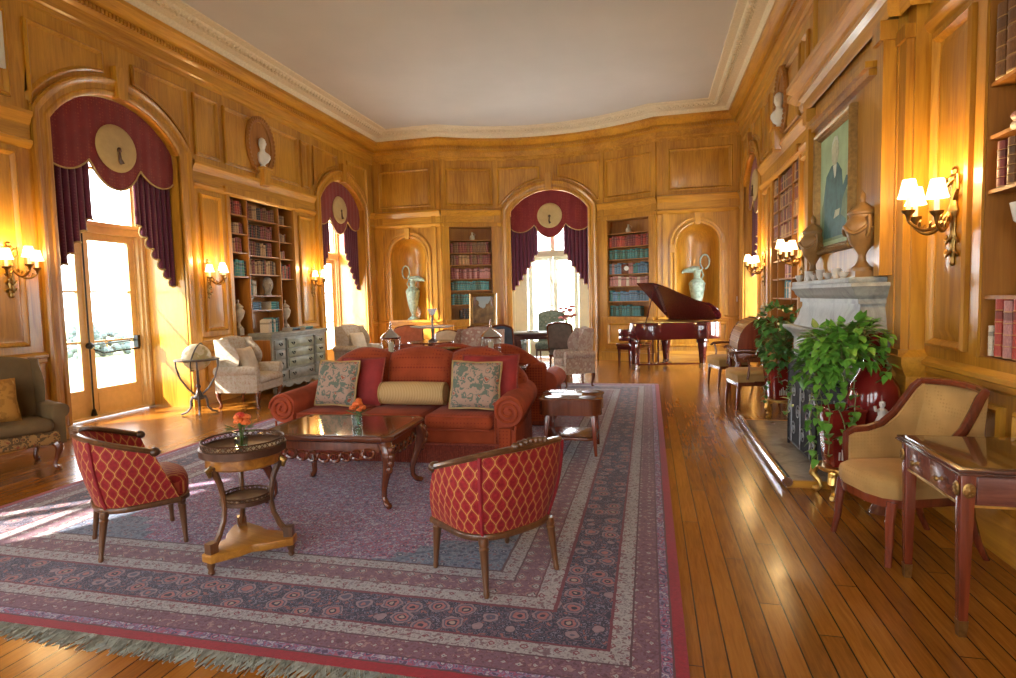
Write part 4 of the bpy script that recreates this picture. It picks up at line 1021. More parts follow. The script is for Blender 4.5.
for k in range(3):
    a = 2*PI*k/3+R(-90); c, s_ = math.cos(a), math.sin(a); mb = MB()
    pr = [(.245, .66), (.238, .63), (.2, .55), (.178, .46), (.172, .38), (.185, .3), (.225, .22), (.27, .165), (.29, .13)]
    mb.tube([(r_*c, r_*s_, z) for r_, z in pr], [.026, .024, .02, .018, .018, .018, .02, .022, .024], 8); lg = mb.ob('leg', WALN, t)
    mb = MB(); mb.box(-.03, .03, -.03, .03, .13, .2); mb.v = [(v[0]*c-v[1]*s_+.285*c, v[0]*s_+v[1]*c+.285*s_, v[2]) for v in mb.v]; mb.ob('scroll_block', WALN, lg)
    mb = MB(); mb.lathe([(.022, .09), (.028, .06), (.018, .035), (.024, .015), (.012, 0)], (.295*c, .295*s_, 0), 10); mb.ob('turned_foot', WALN, lg)
    mb = MB(); mb.tube([(.25*c, .25*s_, .655), (.275*c, .275*s_, .64), (.265*c, .265*s_, .6)], [.02, .024, .012], 7); mb.ob('brass_mount', BRASS, lg)
# ---------------------------------------------------------------- carved coffee table
t = thing('coffee_table', 'carved mahogany coffee table with glass top in front of the sofa', 'coffee table', (-2.40, 4.27, .014), R(2))
def serp(hx, hy, c=.07):
    return [(-hx+c, -hy), (hx-c, -hy), (hx-c*.55, -hy+.02), (hx-.02, -hy+c*.55), (hx, -hy+c), (hx, hy-c), (hx-.02, hy-c*.55), (hx-c*.55, hy-.02), (hx-c, hy), (-hx+c, hy), (-hx+c*.55, hy-.02), (-hx+.02, hy-c*.55), (-hx, hy-c), (-hx, -hy+c), (-hx+.02, -hy+c*.55), (-hx+c*.55, -hy+.02)]
mb = MB(); mb.slab(serp(.56, .40), [(.50, .95), (.515, .99), (.53, 1), (.545, .995), (.552, .97), (.548, .90)]); mb.ob('tabletop', MAHOX, t, smooth=30)
TOPG = N('polished_glass_top', .04, 0, .8, 1); TOPG.col((.10, .055, .02)); TOPG = TOPG.m
mb = MB(); mb.prism(serp(.505, .345, .05), .546, .5505); mb.ob('glass_inset', TOPG, t, smooth=0)
mb = MB()
for sy in (-1, 1): mb.box(-.46, .46, sy*.33-.014, sy*.33+.014, .43, .51, n=12)
for sx in (-1, 1): mb.box(sx*.49-.014, sx*.49+.014, -.3, .3, .43, .51)
ap = mb.ob('apron', MAHO, t)
for sy in (-1, 1):  # pierced carving under the apron
    mb = MB()
    for i in range(9):
        xx = -.36+.09*i; z = .405-.03*math.cos(xx*5); mb.tube([(xx+.042*math.cos(q), sy*.345, z+.032*math.sin(q)) for q in [2*PI*j/10 for j in range(10)]], .012, 5, loop=True); mb.sph((xx+.045, sy*.347, z+.01), .018, .016, .024, 6, 4)
    mb.ob('pierced_carving', MAHO, ap)
for sx in (-1, 1):
    mb = MB()
    for i in range(5):
        yy = -.2+.1*i; z = .415-.02*math.cos(yy*8); mb.tube([(sx*.505, yy+.045*math.cos(q), z+.028*math.sin(q)) for q in [2*PI*j/10 for j in range(10)]], .012, 5, loop=True)
        mb.sph((sx*.505, yy+.05, z), .016, .018, .022, 6, 4)
    mb.ob('pierced_carving', MAHO, ap)
for sx in (-1, 1):
    for sy in (-1, 1):
        mb = MB(); d_ = V((sx*.8, sy*.6, 0)).normalized()
        pr = [(-.03, .52), (.02, .48), (.055, .42), (.05, .34), (.015, .24), (-.02, .14), (-.02, .07), (.01, .03), (.05, .018), (.065, .03)]
        mb.tube([(sx*.47+d_.x*a, sy*.31+d_.y*a, z) for a, z in pr], [.05, .055, .055, .042, .03, .023, .021, .024, .024, .012], 9)
        lg = mb.ob('leg', MAHO, t)
        mb = MB()
        for z, a in ((.45, .09), (.40, .1), (.35, .088), (.3, .064)): mb.sph((sx*.47+d_.x*a, sy*.31+d_.y*a, z), .03, .03, .035, 7, 5)
        mb.ob('acanthus_knee', MAHO, lg)
# flowers in glass
PETO = plain('orange_petals', (.75, .16, .03), .6, var=.3, scale=20); PETR = plain('red_petals', (.55, .04, .02), .6, var=.3); LEAFD = plain('leaf_green', (.10, .17, .04), .6, var=.4); WATER = glassm('water', (.8, .9, .85), .02)
def blossom(mb, c, r, rr):
    for k in range(3):
        for i in range(6):
            a = 2*PI*i/6+k*.5; tl = (.25, .7, 1.1)[k]; d_ = V((math.cos(a)*math.sin(tl), math.sin(a)*math.sin(tl), math.cos(tl)))
            mb.sph(V(c)+d_*r*.62, r*.42, r*.42, r*.36, 6, 4)
def posy(label, x, y, z, vlabel, cols, k):
    t = thing('flower_vase', label, 'flowers', (x, y, z))
    mb = MB(); mb.lathe([(0, 0), (.036, 0), (.038, .01), (.042, .1), (.039, .1), (.034, .012), (0, .012)], n=18); mb.ob('glass_tumbler', GLASS, t)
    mb = MB(); mb.lathe([(0, .013), (.034, .013), (.036, .06), (0, .06)], n=14); mb.ob('water', WATER, t)
    rr = random.Random(k); mb = MB(); ml = MB(); mb2 = MB()
    for i in range(9):
        a = rr.uniform(0, 2*PI); d_ = rr.uniform(.0, .075); p = (d_*math.cos(a), d_*math.sin(a), .12+rr.uniform(0, .05)+(.03 if d_ < .03 else 0))
        ml.tube([(p[0]*.2, p[1]*.2, .015), (p[0]*.4, p[1]*.4, .09), p], .003, 4); blossom(mb if i % 3 or not cols else mb2, p, rr.uniform(.026, .038), rr)
    for i in range(16):
        a = rr.uniform(0, 2*PI); q = V((math.cos(a), math.sin(a), rr.uniform(-.1, .5))); b = V((0, 0, .1))+q*.03; e = b+q*rr.uniform(.06, .1); s_ = q.cross(V((0, 0, 1))).normalized()*.016
        ml.add([b, (b+e)/2+s_, e, (b+e)/2-s_], [(0, 1, 2, 3)])
    mb.ob('blossoms', PETO, t); ml.ob('stems_and_leaves', LEAFD, t)
    if cols: mb2.ob('red_blossoms', PETR, t)
posy('orange and red flowers with leaves in a tumbler on the small round table', -2.33, 2.95, .714, '', True, 4)
posy('orange roses in a glass tumbler on the coffee table', -2.26, 4.22, .566, '', False, 8)
# ---------------------------------------------------------------- clover-topped end table
t = thing('end_table', 'dark lobed-top end table with lower shelf at the sofa right arm', 'side table', (-.76, 5.86, .014), R(2))
def clover(k=1):
    p = []
    for cx, cy, a0 in ((.17, -.17, -PI/2), (.17, .17, 0), (-.17, .17, PI/2), (-.17, -.17, PI)):
        for i in range(10):
            a = a0-.42+(PI/2+.84)*i/9; p.append(((cx+.135*math.cos(a))*k, (cy+.135*math.sin(a))*k))
    return p
mb = MB(); mb.prism(clover(), .40, .54); mb.ob('apron', MAHO, t)
mb = MB(); mb.slab(clover(1.03), [(.54, 1), (.555, 1), (.56, .98)]); tp = mb.ob('tabletop', MAHO, t)
mb = MB()
for cx, cy in ((.17, -.17), (.17, .17), (-.17, .17), (-.17, -.17)): mb.lathe([(0, .56), (.08, .56), (.085, .564), (.07, .566), (0, .562)], (cx, cy, 0), 20)
mb.prism([(-.1, -.07), (.1, -.07), (.1, .07), (-.1, .07)], .56, .565); mb.ob('leather_inlay', plain('inlay_leather', (.05, .02, .015), .35), tp)
mb = MB(); mb.prism(clover(.86), .15, .175); mb.ob('lower_shelf', MAHO, t, bev=.004)
for sx in (-1, 1):
    for sy in (-1, 1): mb = MB(); mb.bar((sx*.22, sy*.22, .42), (sx*.245, sy*.245, 0), .05, .05, (1, 0, 0), .028, .028); mb.ob('leg', MAHR, t, bev=.004)
# ---------------------------------------------------------------- wing chairs
PALEF = damask('cream_damask', (.52, .45, .36), (.46, .38, .28), (.42, .27, .2), 14); CREAM = plain('cream_linen', (.60, .50, .36), .9, var=.12, bump=.1)
TAUPE = plain('taupe_velvet', (.14, .085, .03), .85, var=.2, scale=6); NEEDL = damask('needlepoint', (.12, .07, .03), (.34, .18, .06), (.26, .07, .03), 16)
ROSED = damask('rose_damask', (.42, .31, .26), (.36, .21, .17), (.56, .48, .38), 9); PINKC = plain('salmon_fabric', (.45, .13, .06), .85, var=.2)
def cabriole(mb, x, y, h, ox, oy, r=.034):
    pr = [(0, 1), (.028, .85), (.03, .7), (.012, .45), (-.008, .22), (-.004, .1), (.02, .03), (.03, .0)]
    mb.tube([(x+ox*a, y+oy*a, h*z+.006) for a, z in pr], [r*1.2, r*1.25, r, r*.72, r*.55, r*.6, r*.85, r*.5], 8)
def make_wing(label, x, y, rz, fab, fab2, seat=None, cab='armchair', H=1.08, W=.37, group=None):
    "front is local -y"
    t = thing('wing_chair', label, cab, (x, y, 0), rz, group)
    mb = MB(); mb.rbox(-W+.03, W-.03, -.36, .33, .25, .39, .03); mb.ob('seat_frame', fab2, t)
    mb = MB(); mb.rbox(-W+.09, W-.09, -.41, .2, .385, .50, .05, 4, .025); mb.ob('seat_cushion', seat or fab, t)
    mb = MB(); n = 14; rs = []
    for i in range(n+1):
        u = -1+2*i/n; top = H-.07*abs(u)**3
        rs.append([(u*(W-.06), .17+.1*(z-.4)+dy, z) for z, dy in [(.38, -.05), (.6, -.055), (.8, -.045), (top-.05, -.04), (top, 0), (top-.02, .07), (.8, .1), (.38, .1)]])
    mb.rings(rs); mb.ob('backrest', fab, t, smooth=60)
    for sg in (-1, 1):
        mb = MB(); rs = []
        for k in range(11):  # wing: from arm to the top of the back
            z = .56+(H-.04-.56)*k/10; v = k/10
            dep = .12+.13*math.sin(PI*min(1, v*1.15))**.8*(1 if v < .85 else .8); th = .045
            yb = .26+.1*(z-.5); x0 = sg*(W-.055)
            rs.append([(x0-sg*th*.6, yb, z), (x0-sg*th*.8, yb-dep*.6-.06, z), (x0, yb-dep-.1, z), (x0+sg*th*.7, yb-dep*.6-.06, z), (x0+sg*th*.6, yb, z)])
        mb.rings(rs); mb.ob('wing', fab, t, smooth=60)
        mb = MB(); x0 = sg*(W-.045); pts = [(-.055, .25), (.055, .25), (.055, .5)]+[(.02+.078*math.cos(a), .575+.065*math.sin(a)) for a in [-PI*.35+i*PI*1.15/9 for i in range(10)]]+[(-.055, .5)]
        mb.rings([[(x0+sg*px*k, yy, (pz-.4)*k+.4) for px, pz in pts] for yy, k in ((-.355, .9), (-.34, 1), (.0, 1), (.3, .97))]); mb.ob('arm', fab, t, smooth=50)
        for yy, oy in ((-.31, -1), (.28, .6)): mb = MB(); cabriole(mb, sg*(W-.08), yy, .27, sg*.9, oy); mb.ob('leg', MAHO, t)
    return t
make_wing('taupe wing chair with needlepoint seat rail at the left edge', -6.03, 4.27, R(67), TAUPE, NEEDL, TAUPE, H=1.1, W=.42)
pillow('gold damask cushion on the taupe wing chair', -5.97, 4.16, .70, R(67), -.3, .44, .42, .16, GOLDD)
make_wing('cream patterned wing chair between globe and painted chest', -6.0, 7.84, R(97), PALEF, PALEF, H=1.08, W=.38)
pillow('cream cushion standing on the cream wing chair by the globe', -5.99, 7.83, .71, R(97), -.34, .4, .4, .14, CREAM)
make_wing('cream wing chair beyond the painted chest at the far left window', -6.1, 11.55, R(75), PALEF, PALEF, H=1.08, W=.38)
pillow('cream cushion on the wing chair at the far left window', -6.06, 11.53, .71, R(75), -.34, .4, .4, .14, CREAM)
make_wing('rose damask wing chair with cream sides behind the sofas', -2.92, 9.75, R(-8), ROSED, CREAM, H=1.06, W=.45)
# ---------------------------------------------------------------- globe
t = thing('floor_globe', 'antique globe on a bent iron floor stand by the French window', 'globe', (-6.28, 7.12, 0), .4)
def globe_mat():
    n = N('globe_map', .4); v = n.coord(); f = n.noise(v, 7, 5); n.col(n.ramp(f, [(.4, (.60, .50, .30)), (.52, (.62, .52, .32)), (.56, (.40, .34, .13)), (.7, (.48, .28, .12))])); return n.m
mb = MB(); mb.sph((0, 0, 0), .19, n=24, m=16); g = mb.ob('globe_ball', globe_mat(), t, loc=(0, 0, .82), rot=(.3, .3, 0))
ST = plain('pewter_metal', (.13, .11, .10), .4, .6)
mb = MB(); mb.tube([(0, .205*math.cos(a), .205*math.sin(a)) for a in [i*PI/16 for i in range(32)]], .01, 6, loop=True); mb.ob('meridian_ring', ST, g)
mb = MB(); mb.lathe([(.215, .775), (.29, .775), (.295, .785), (.29, .80), (.215, .80)], n=40); mb.rings([[((r_*math.cos(2*PI*i/40)), (r_*math.sin(2*PI*i/40)), z) for i in range(40)] for r_, z in ((.215, .775), (.215, .80))], cap=False); mb.ob('horizon_ring', ST, t)
for k in range(4):
    a = PI/2*k+.3; c, s_ = math.cos(a), math.sin(a)
    mb = MB(); mb.tube([(c*r_, s_*r_, z) for r_, z in ((.27, .775), (.265, .68), (.22, .52), (.13, .37), (.05, .29), (.03, .24))], .013, 6); mb.ob('stand_rib', ST, t)
    mb = MB(); mb.tube([(c*r_, s_*r_, z) for r_, z in ((.03, .25), (.08, .25), (.1, .2), (.11, .1), (.16, .04), (.22, .02), (.235, .014))], [.016, .02, .018, .014, .014, .015, .012], 7); mb.ob('leg', ST, t)
mb = MB(); mb.lathe([(.03, .2), (.07, .22), (.08, .25), (.05, .28), (.02, .36), (.035, .4), (.015, .44), (.02, .5), (0, .62)], n=14); mb.ob('hub', ST, t)
# ---------------------------------------------------------------- painted chest and what stands on it
PAINT = plain('grey_green_paint', (.27, .265, .205), .45, var=.25, scale=10); PAINTD = plain('old_green_panel', (.29, .30, .18), .4, var=.3, scale=5)
CX, CY = -6.49, 9.72
t = thing('chest_of_drawers', 'painted grey-green chest with many drawers under the left bookcase', 'chest', (CX, CY, 0), R(90))
mb = MB(); mb.box(-.85, .85, -.2, .22, .16, 1.0); mb.ob('carcass', PAINT, t, bev=.005)
mb = MB(); mb.box(-.862, -.848, -.17, .19, .22, .93); mb.ob('side_panel', CASE, t, bev=.004)['label'] = 'brown wooden side panel'
mb = MB(); mb.box(-.9, .9, -.25, .23, 1.0, 1.05); mb.box(-.88, .88, -.23, .22, .97, 1.0); mb.ob('top', PAINT, t, bev=.008)
mb = MB(); mb.box(-.88, .88, -.23, .22, .12, .18); n = 24
mb.rings([[(-.88+1.76*i/n, -.235, .12-.05*abs(math.sin(i*PI/4))) for i in range(n+1)]+[(.88, -.235, .17), (-.88, -.235, .17)], [(-.88+1.76*i/n, -.205, .12-.05*abs(math.sin(i*PI/4))) for i in range(n+1)]+[(.88, -.205, .17), (-.88, -.205, .17)]]); mb.ob('scalloped_base', PAINT, t)
for sx in (-1, 1):
    for yy in (-.18, .18): mb = MB(); mb.lathe([(.02, 0), (.035, .03), (.03, .07), (.045, .13), (.04, .16)], (sx*.8, yy, 0), 10); mb.ob('foot', PAINT, t)
def drawer(x0, x1, z0, z1, m_):
    mb = MB(); mb.box(x0, x1, -.222, -.19, z0, z1); d_ = mb.ob('drawer', m_, t, bev=.006)
    for xx in ([(x0+x1)/2] if x1-x0 < .5 else [x0+.13, x1-.13]):
        zc = (z0+z1)/2+.015; mb = MB(); mb.tube([(xx+.035*math.cos(a), -.24, zc+.035*math.sin(a)) for a in [PI+i*PI/8 for i in range(9)]], .007, 5); mb.sph((xx-.035, -.23, zc), .012, n=6, m=4); mb.sph((xx+.035, -.23, zc), .012, n=6, m=4); mb.ob('bail_handle', IRON, d_)
for i in range(3):
    z = .42+.17*i; drawer(-.79, -.50, z, z+.155, PAINT); drawer(.50, .79, z, z+.155, PAINTD); drawer(-.40, .40, z, z+.155, PAINTD)
drawer(-.40, .40, .21, .37, PAINT); drawer(-.79, -.46, .21, .37, PAINT); drawer(.46, .79, .21, .37, PAINT)
for xx in (-.45, .45): mb = MB(); mb.lathe([(.025, .40), (.025, .43), (.014, .46), (.018, .66), (.014, .88), (.025, .91), (.025, .94)], (xx, -.222, 0), 10); mb.ob('half_column', PAINT, t)
STONE = plain('pale_stone', (.50, .42, .30), .8, var=.2, scale=20, bump=.2); GRST = plain('grey_stone', (.36, .31, .25), .85, var=.25, scale=15, bump=.3)
def urn(label, x, y, z, mat, k=1., group=None, handles=False, base=0):
    t = thing('lidded_urn', label, 'urn', (x, y, z), 0, group)
    b = base
    mb = MB()
    if b: mb.box(-.075*k, .075*k, -.075*k, .075*k, 0, b)
    mb.lathe([(r_*k, b+h*k) for r_, h in ((0, 0), (.085, 0), (.085, .03), (.06, .05), (.035, .09), (.03, .14), (.05, .18), (.1, .25), (.135, .36), (.14, .42), (.12, .45), (.105, .47), (.105, .49), (.115, .5))], n=22); mb.ob('body', mat, t)
    mb = MB(); mb.lathe([(r_*k, b+h*k) for r_, h in ((.118, .5), (.12, .515), (.09, .55), (.05, .585), (.02, .61), (.018, .63), (.028, .65), (.02, .68), (0, .71))], n=20); mb.ob('lid', mat, t)
    if handles:
        for sg in (-1, 1):
            mb = MB(); mb.tube([(0, sg*.1*k, b+.46*k), (0, sg*.17*k, b+.47*k), (0, sg*.185*k, b+.40*k), (0, sg*.16*k, b+.33*k), (0, sg*.12*k, b+.3*k)], .014*k, 6); mb.ob('handle', mat, t)
        mb = MB()
        for j in range(4): mb.tube([(.145*k*math.cos(a), .145*k*math.sin(a), b+(.40-.07*math.sin(PI*i/8))*k) for i, a in [(i, PI/2*j+PI/2*i/8) for i in range(9)]], .016*k, 6)
        mb.ob('garland', mat, t)
    return t
urn('pale stone urn at the left end of the painted chest', -6.9, 8.85, 1.022, STONE, .72, 'stone urns on the chest', base=.12)
urn('pale stone urn at the right end of the painted chest', -6.9, 10.2, 1.022, STONE, .72, 'stone urns on the chest', base=.1)
t = thing('stone_head', 'carved stone head on the middle shelf of the left bookcase', 'sculpture', (-6.93, 9.74, 1.712), R(60))
mb = MB(); mb.rings([[(rx*math.cos(2*PI*i/14), cy+ry*math.sin(2*PI*i/14), z) for i in range(14)] for z, rx, ry, cy in ((0, .07, .07, .01), (.05, .055, .06, .01), (.09, .06, .075, 0), (.14, .085, .1, 0), (.2, .092, .105, 0), (.27, .085, .1, .005), (.33, .05, .065, .01), (.345, .01, .02, .01))])
mb.rings([[(-.016, -.09, .17), (.016, -.09, .17), (0, -.125, .165)], [(-.01, -.1, .225), (.01, -.1, .225), (0, -.108, .225)]]); mb.sph((0, -.1, .13), .03, .016, .01, 8, 4)
for sg in (-1, 1): mb.sph((sg*.035, -.098, .215), .016, .01, .01, 6, 4); mb.sph((sg*.09, .005, .2), .012, .02, .035, 6, 4)
mb.ob('head', GRST, t)
for i, (y, c, h, tt) in enumerate(((9.06, 'cream', .22, .04), (9.11, 'cream', .24, .045), (9.165, 'teal', .26, .04), (9.22, 'cream', .23, .05), (9.28, 'teal', .25, .04), (9.33, 'black', .26, .04))):
    put_book(c, (-6.46, y, 1.051), R(90), tt, .17, h, '%s book, %s from left in the upright row on the painted chest' % (c, ORD[i]), 'books standing on the chest')
for i, (y, c) in enumerate(((9.62, 'black'), (9.64, 'blue'), (10.05, 'blue'), (10.07, 'teal'))):
    put_book(c, (-6.4, y, 1.051+.036*(i % 2)), R(90), .036, .2, .26, '%s book, %s of the %s flat pair on the painted chest' % (c, ('lower', 'upper')[i % 2], ('left', 'right')[i//2]), 'books lying on the chest', flat=True)
# ---------------------------------------------------------------- console between the sofas with lanterns
SILV = plain('silver', (.62, .62, .66), .18, 1, .15)
t = thing('console_table', 'long wooden console table between the two sofas', 'table', (-2.35, 6.55, .014), .03)
mb = MB(); mb.box(-1.0, 1.0, -.17, .17, .74, .775); mb.ob('tabletop', MAHOX, t, bev=.006)
mb = MB(); mb.box(-.95, .95, -.14, .14, .64, .74); mb.ob('apron', MAHOX, t)
for sx in (-1, 1):
    for sy in (-1, 1): mb = MB(); mb.bar((sx*.92, sy*.12, .64), (sx*.92, sy*.12, 0), .05, .05, (1, 0, 0), .03, .03); mb.ob('leg', MAHO, t)
def lantern(label, x, y):
    t = thing('glass_lantern', label, 'lantern', (x, y, .79), 0, 'silver lanterns behind the sofa')
    mb = MB(); mb.lathe([(0, 0), (.1, 0), (.1, .015), (.03, .03), (.025, .1), (.11, .13), (.12, .16), (0, .16)], n=16); mb.ob('foot', SILV, t)
    mb = MB(); mb.lathe([(.11, .16), (.125, .24), (.115, .32)], n=16, cap=False); mb.ob('glass_shade', GLASS, t)
    mb = MB(); mb.lathe([(0, .16), (.03, .16), (.03, .27), (0, .275)], n=12); mb.ob('candle', CREAM, t)
    mb = MB(); mb.lathe([(.12, .31), (.125, .33), (.09, .365), (.04, .40), (.015, .43), (.01, .5), (0, .53)], n=16); mb.ob('domed_cap', SILV, t)
lantern('silver-capped glass lantern behind the sofa, left of the glass epergne', -3.02, 6.55); lantern('silver-capped glass lantern behind the sofa, right of the glass epergne', -1.78, 6.56)
t = thing('silver_dish', 'shallow silver dish on the console behind the middle sofa cushion', 'dish', (-2.27, 6.5, .79)); mb = MB(); mb.lathe([(0, 0), (.06, 0), (.03, .02), (.03, .16), (.12, .19), (.14, .205), (.12, .2), (0, .18)], n=20); mb.ob('bowl', SILV, t)
# ---------------------------------------------------------------- seating group at the end wall
def simple_chair(name, label, x, y, rz, fab, wd, seat=.46, H=1.0, W=.25, D=.25, arms=False, top='arch', group=None, leg='straight', backfab=None):
    "upholstered side chair or open armchair, front is local -y"
    t = thing(name, label, 'chair' if not arms else 'armchair', (x, y, 0), rz, group)
    mb = MB(); mb.slab([(-W, -D), (W, -D), (W*.88, D), (-W*.88, D)], [(seat-.1, 1), (seat-.02, 1.02), (seat+.02, 1.0), (seat+.05, .85)]); mb.ob('seat', fab, t, smooth=60)
    mb = MB(); mb.box(-W*.95, W*.95, -D*.98, D*.95, seat-.15, seat-.09); mb.ob('seat_rail', wd, t)
    mb = MB(); n = 12; rs = []
    for i in range(n+1):
        u = -1+2*i/n; tp = H-(.06*u*u if top == 'arch' else .02*abs(u)**6); w_ = W*.9
        rs.append([(u*w_, D-.02+.16*(z-seat)+dy, z) for z, dy in ((seat+.04, -.03), ((seat+tp)/2, -.035), (tp-.03, -.03), (tp, 0), (tp-.03, .03), ((seat+tp)/2, .03), (seat+.04, .03))])
    mb.rings(rs); mb.ob('backrest', backfab or fab, t, smooth=60)
    mb = MB(); ed = [(-W*.92, D-.02, seat-.05), (-W*.92, D+.16*(H-.06-seat), H-.08)]+[(W*.92*u, D+.16*(H-seat), H-(.06*u*u if top == 'arch' else .02*abs(u)**6)+.005) for u in (-.9, -.6, -.3, 0, .3, .6, .9)]+[(W*.92, D+.16*(H-.06-seat), H-.08), (W*.92, D-.02, seat-.05)]
    mb.tube(ed, .02, 7); mb.ob('back_frame', wd, t)
    for sx in (-1, 1):
        mb = MB(); mb.bar((sx*(W-.03), -D+.03, seat-.1), (sx*(W-.03), -D+.0, 0), .045, .045, (1, 0, 0), .026, .026); mb.ob('leg', wd, t, bev=.004)
        mb = MB(); mb.bar((sx*W*.82, D-.03, seat-.1), (sx*W*.82, D+.05, 0), .042, .042, (1, 0, 0), .026, .026); mb.ob('leg', wd, t, bev=.004)
        if arms:
            mb = MB(); mb.tube([(sx*W*.95, D+.0, seat+.24), (sx*(W+.02), 0, seat+.25), (sx*(W+.03), -D*.55, seat+.24), (sx*(W+.03), -D*.75, seat+.21)], [.016, .02, .022, .018], 7); mb.tube([(sx*(W+.02), -D*.5, seat+.23), (sx*(W+.0), -D*.42, seat+.1), (sx*W*.97, -D*.5, seat-.06)], [.016, .014, .018], 7); mb.ob('arm', wd, t)
    return t
BLUEV = plain('slate_blue_fabric', (.07, .10, .15), .8); GREEND = damask('green_damask', (.18, .21, .15), (.12, .14, .1), (.3, .26, .18), 10); DKV = plain('dark_taupe', (.14, .11, .09), .8); TANF = chenille('tan_silk', (.46, .27, .09), (.38, .21, .065), 46)
simple_chair('upholstered_chair', 'salmon red upholstered chair beneath the left niche', -5.0, 11.7, .35, PINKC, MAHO, H=1.0, W=.33, D=.3, arms=True)
simple_chair('upholstered_chair', 'low beige chair in front of the left niche', -4.15, 11.6, .1, CREAM, MAHO, H=.9, W=.28)
simple_chair('side_chair', 'slate blue chair with its back to the sofas, right of the easel', -2.76, 11.5, PI-.15, BLUEV, MAHO, H=1.03, W=.25)
simple_chair('side_chair', 'green damask high-back chair between the desk and end window', -2.28, 13.75, .05, GREEND, WALN, H=1.22, W=.32)
simple_chair('side_chair', 'dark taupe chair with arched back at the desk right end', -1.72, 12.3, PI-.2, DKV, MAHO, H=1.03, W=.29)
t = thing('pedestal_table', 'round pedestal table carrying the glass epergne behind the sofas', 'table', (-4.05, 10.6, 0))
mb = MB(); mb.lathe([(0, .74), (.45, .74), (.46, .755), (.45, .77), (0, .77)], n=30); mb.ob('tabletop', MAHO, t)
mb = MB(); mb.lathe([(.05, .12), (.07, .2), (.04, .3), (.06, .5), (.04, .6), (.08, .74)], n=14); mb.ob('pedestal', MAHO, t)
for k in range(3): a = 2*PI*k/3; mb = MB(); mb.tube([(.04*math.cos(a), .04*math.sin(a), .2), (.2*math.cos(a), .2*math.sin(a), .12), (.34*math.cos(a), .34*math.sin(a), .02)], [.035, .028, .02], 7); mb.ob('leg', MAHO, t)
CRYST = plain('cut_crystal', (.72, .75, .78), .08, .1, .1)
t = thing('glass_epergne', 'tall glass epergne with wide tray on the pedestal table', 'epergne', (-4.0, 10.55, .77))
mb = MB(); mb.lathe([(0, 0), (.09, 0), (.09, .02), (.03, .05), (.02, .15), (.03, .22), (.015, .3), (.02, .42), (.012, .5)], n=14); mb.ob('stem', ST, t)
mb = MB(); mb.lathe([(0, .255), (.3, .26), (.42, .285), (.43, .295), (.3, .275), (0, .27)], n=30); mb.ob('tray', CRYST, t)
mb = MB(); mb.lathe([(.01, .49), (.05, .52), (.075, .58), (.1, .62), (.09, .62), (.06, .58), (0, .53)], n=16); mb.ob('top_bowl', CRYST, t)
t = thing('easel', 'dark carved display easel holding a landscape painting', 'easel', (-3.62, 12.8, 0), .05)
for sx in (-1, 1): mb = MB(); mb.bar((sx*.18, .0, 1.6), (sx*.36, -.06, 0), .04, .03, (0, 1, 0)); mb.ob('leg', MAHO, t)
mb = MB(); mb.bar((0, .1, 1.6), (0, .45, 0), .04, .03, (1, 0, 0)); mb.ob('leg', MAHO, t)
mb = MB(); mb.box(-.36, .36, -.11, .0, .9, .94)
for i in range(6): mb.tube([(-.3+.12*i+.05*math.cos(a), -.08, .83+.05*math.sin(a)) for a in [2*PI*j/10 for j in range(10)]], .014, 5, loop=True)
mb.box(-.36, .36, -.1, -.04, .74, .78); mb.ob('carved_ledge', MAHO, t)
def landscape():
    n = N('landscape_painting', .6); c = n.coord(); s = n.n('SeparateXYZ'); n.set(s, 0, c); z = s.outputs[2]; x = s.outputs[0]
    f = n.noise(c, 6, 4); sky = n.ramp(z, [(.5, (.42, .50, .52)), (.75, (.25, .38, .50))])
    hill = n.math('GREATER_THAN', n.math('MULTIPLY_ADD', f, .35, n.math('MULTIPLY_ADD', n.math('ABSOLUTE', x), .9, .02)), n.math('MULTIPLY', z, .55))
    n.col(n.mix(hill, sky, n.ramp(f, [(.3, (.05, .035, .02)), (.55, (.22, .13, .05)), (.75, (.42, .32, .16))]))); return n.m
t = thing('landscape_painting', 'small gilt framed landscape painting resting on the easel', 'painting', (-3.62, 12.74, .945), .05); t.rotation_euler = (-.1, 0, .05); DGOLD = plain('dark_gilt', (.30, .17, .05), .4, .6, .3, 25)
def frame(t, w_, h_, prof, mat, z0=0):
    mb = MB(); rs = []
    for k, d in prof: rs.append([(-w_/2+k, d, z0+k), (w_/2-k, d, z0+k), (w_/2-k, d, z0+h_-k), (-w_/2+k, d, z0+h_-k)])
    mb.rings(rs, cap=False); return mb.ob('frame', mat, t, smooth=20)
frame(t, .62, .74, [(0, .02), (0, -.03), (.02, -.045), (.05, -.02), (.06, -.03), (.075, -.01), (.075, .02)], DGOLD)
mb = MB(); mb.box(-.24, .24, -.008, .01, .07, .67); mb.ob('canvas', landscape(), t, smooth=0)
# desk below the end window
t = thing('writing_desk', 'long writing desk with pale top in front of the end window', 'desk', (-2.3, 12.95, 0), 0)
mb = MB(); mb.box(-.66, .66, -.34, .34, .765, .80); mb.ob('desktop', PAINT, t, bev=.006)
mb = MB(); mb.box(-.62, .62, -.3, .3, .64, .765); mb.ob('apron', MAHOX, t)
for sx in (-1, 1):
    mb = MB(); mb.box(sx*.6-.16, sx*.6+.0 if sx > 0 else sx*.6+.16, -.29, .29, .12, .64); mb.v = [(v[0]-sx*.0, v[1], v[2]) for v in mb.v]; mb.ob('pedestal', MAHO, t)
    for sy in (-1, 1): mb = MB(); mb.bar((sx*.58, sy*.26, .64), (sx*.58, sy*.26, 0), .06, .06, (1, 0, 0), .04, .04); mb.ob('leg', MAHO, t)
for i, (x, c, h) in enumerate(((-2.62, 'black', .24), (-2.1, 'blue', .26))): put_book(c, (x, 12.75, .801+.0), 0, .045, .2, h, '%s book lying on the desk before the end window' % c, 'books on the window desk', flat=True)
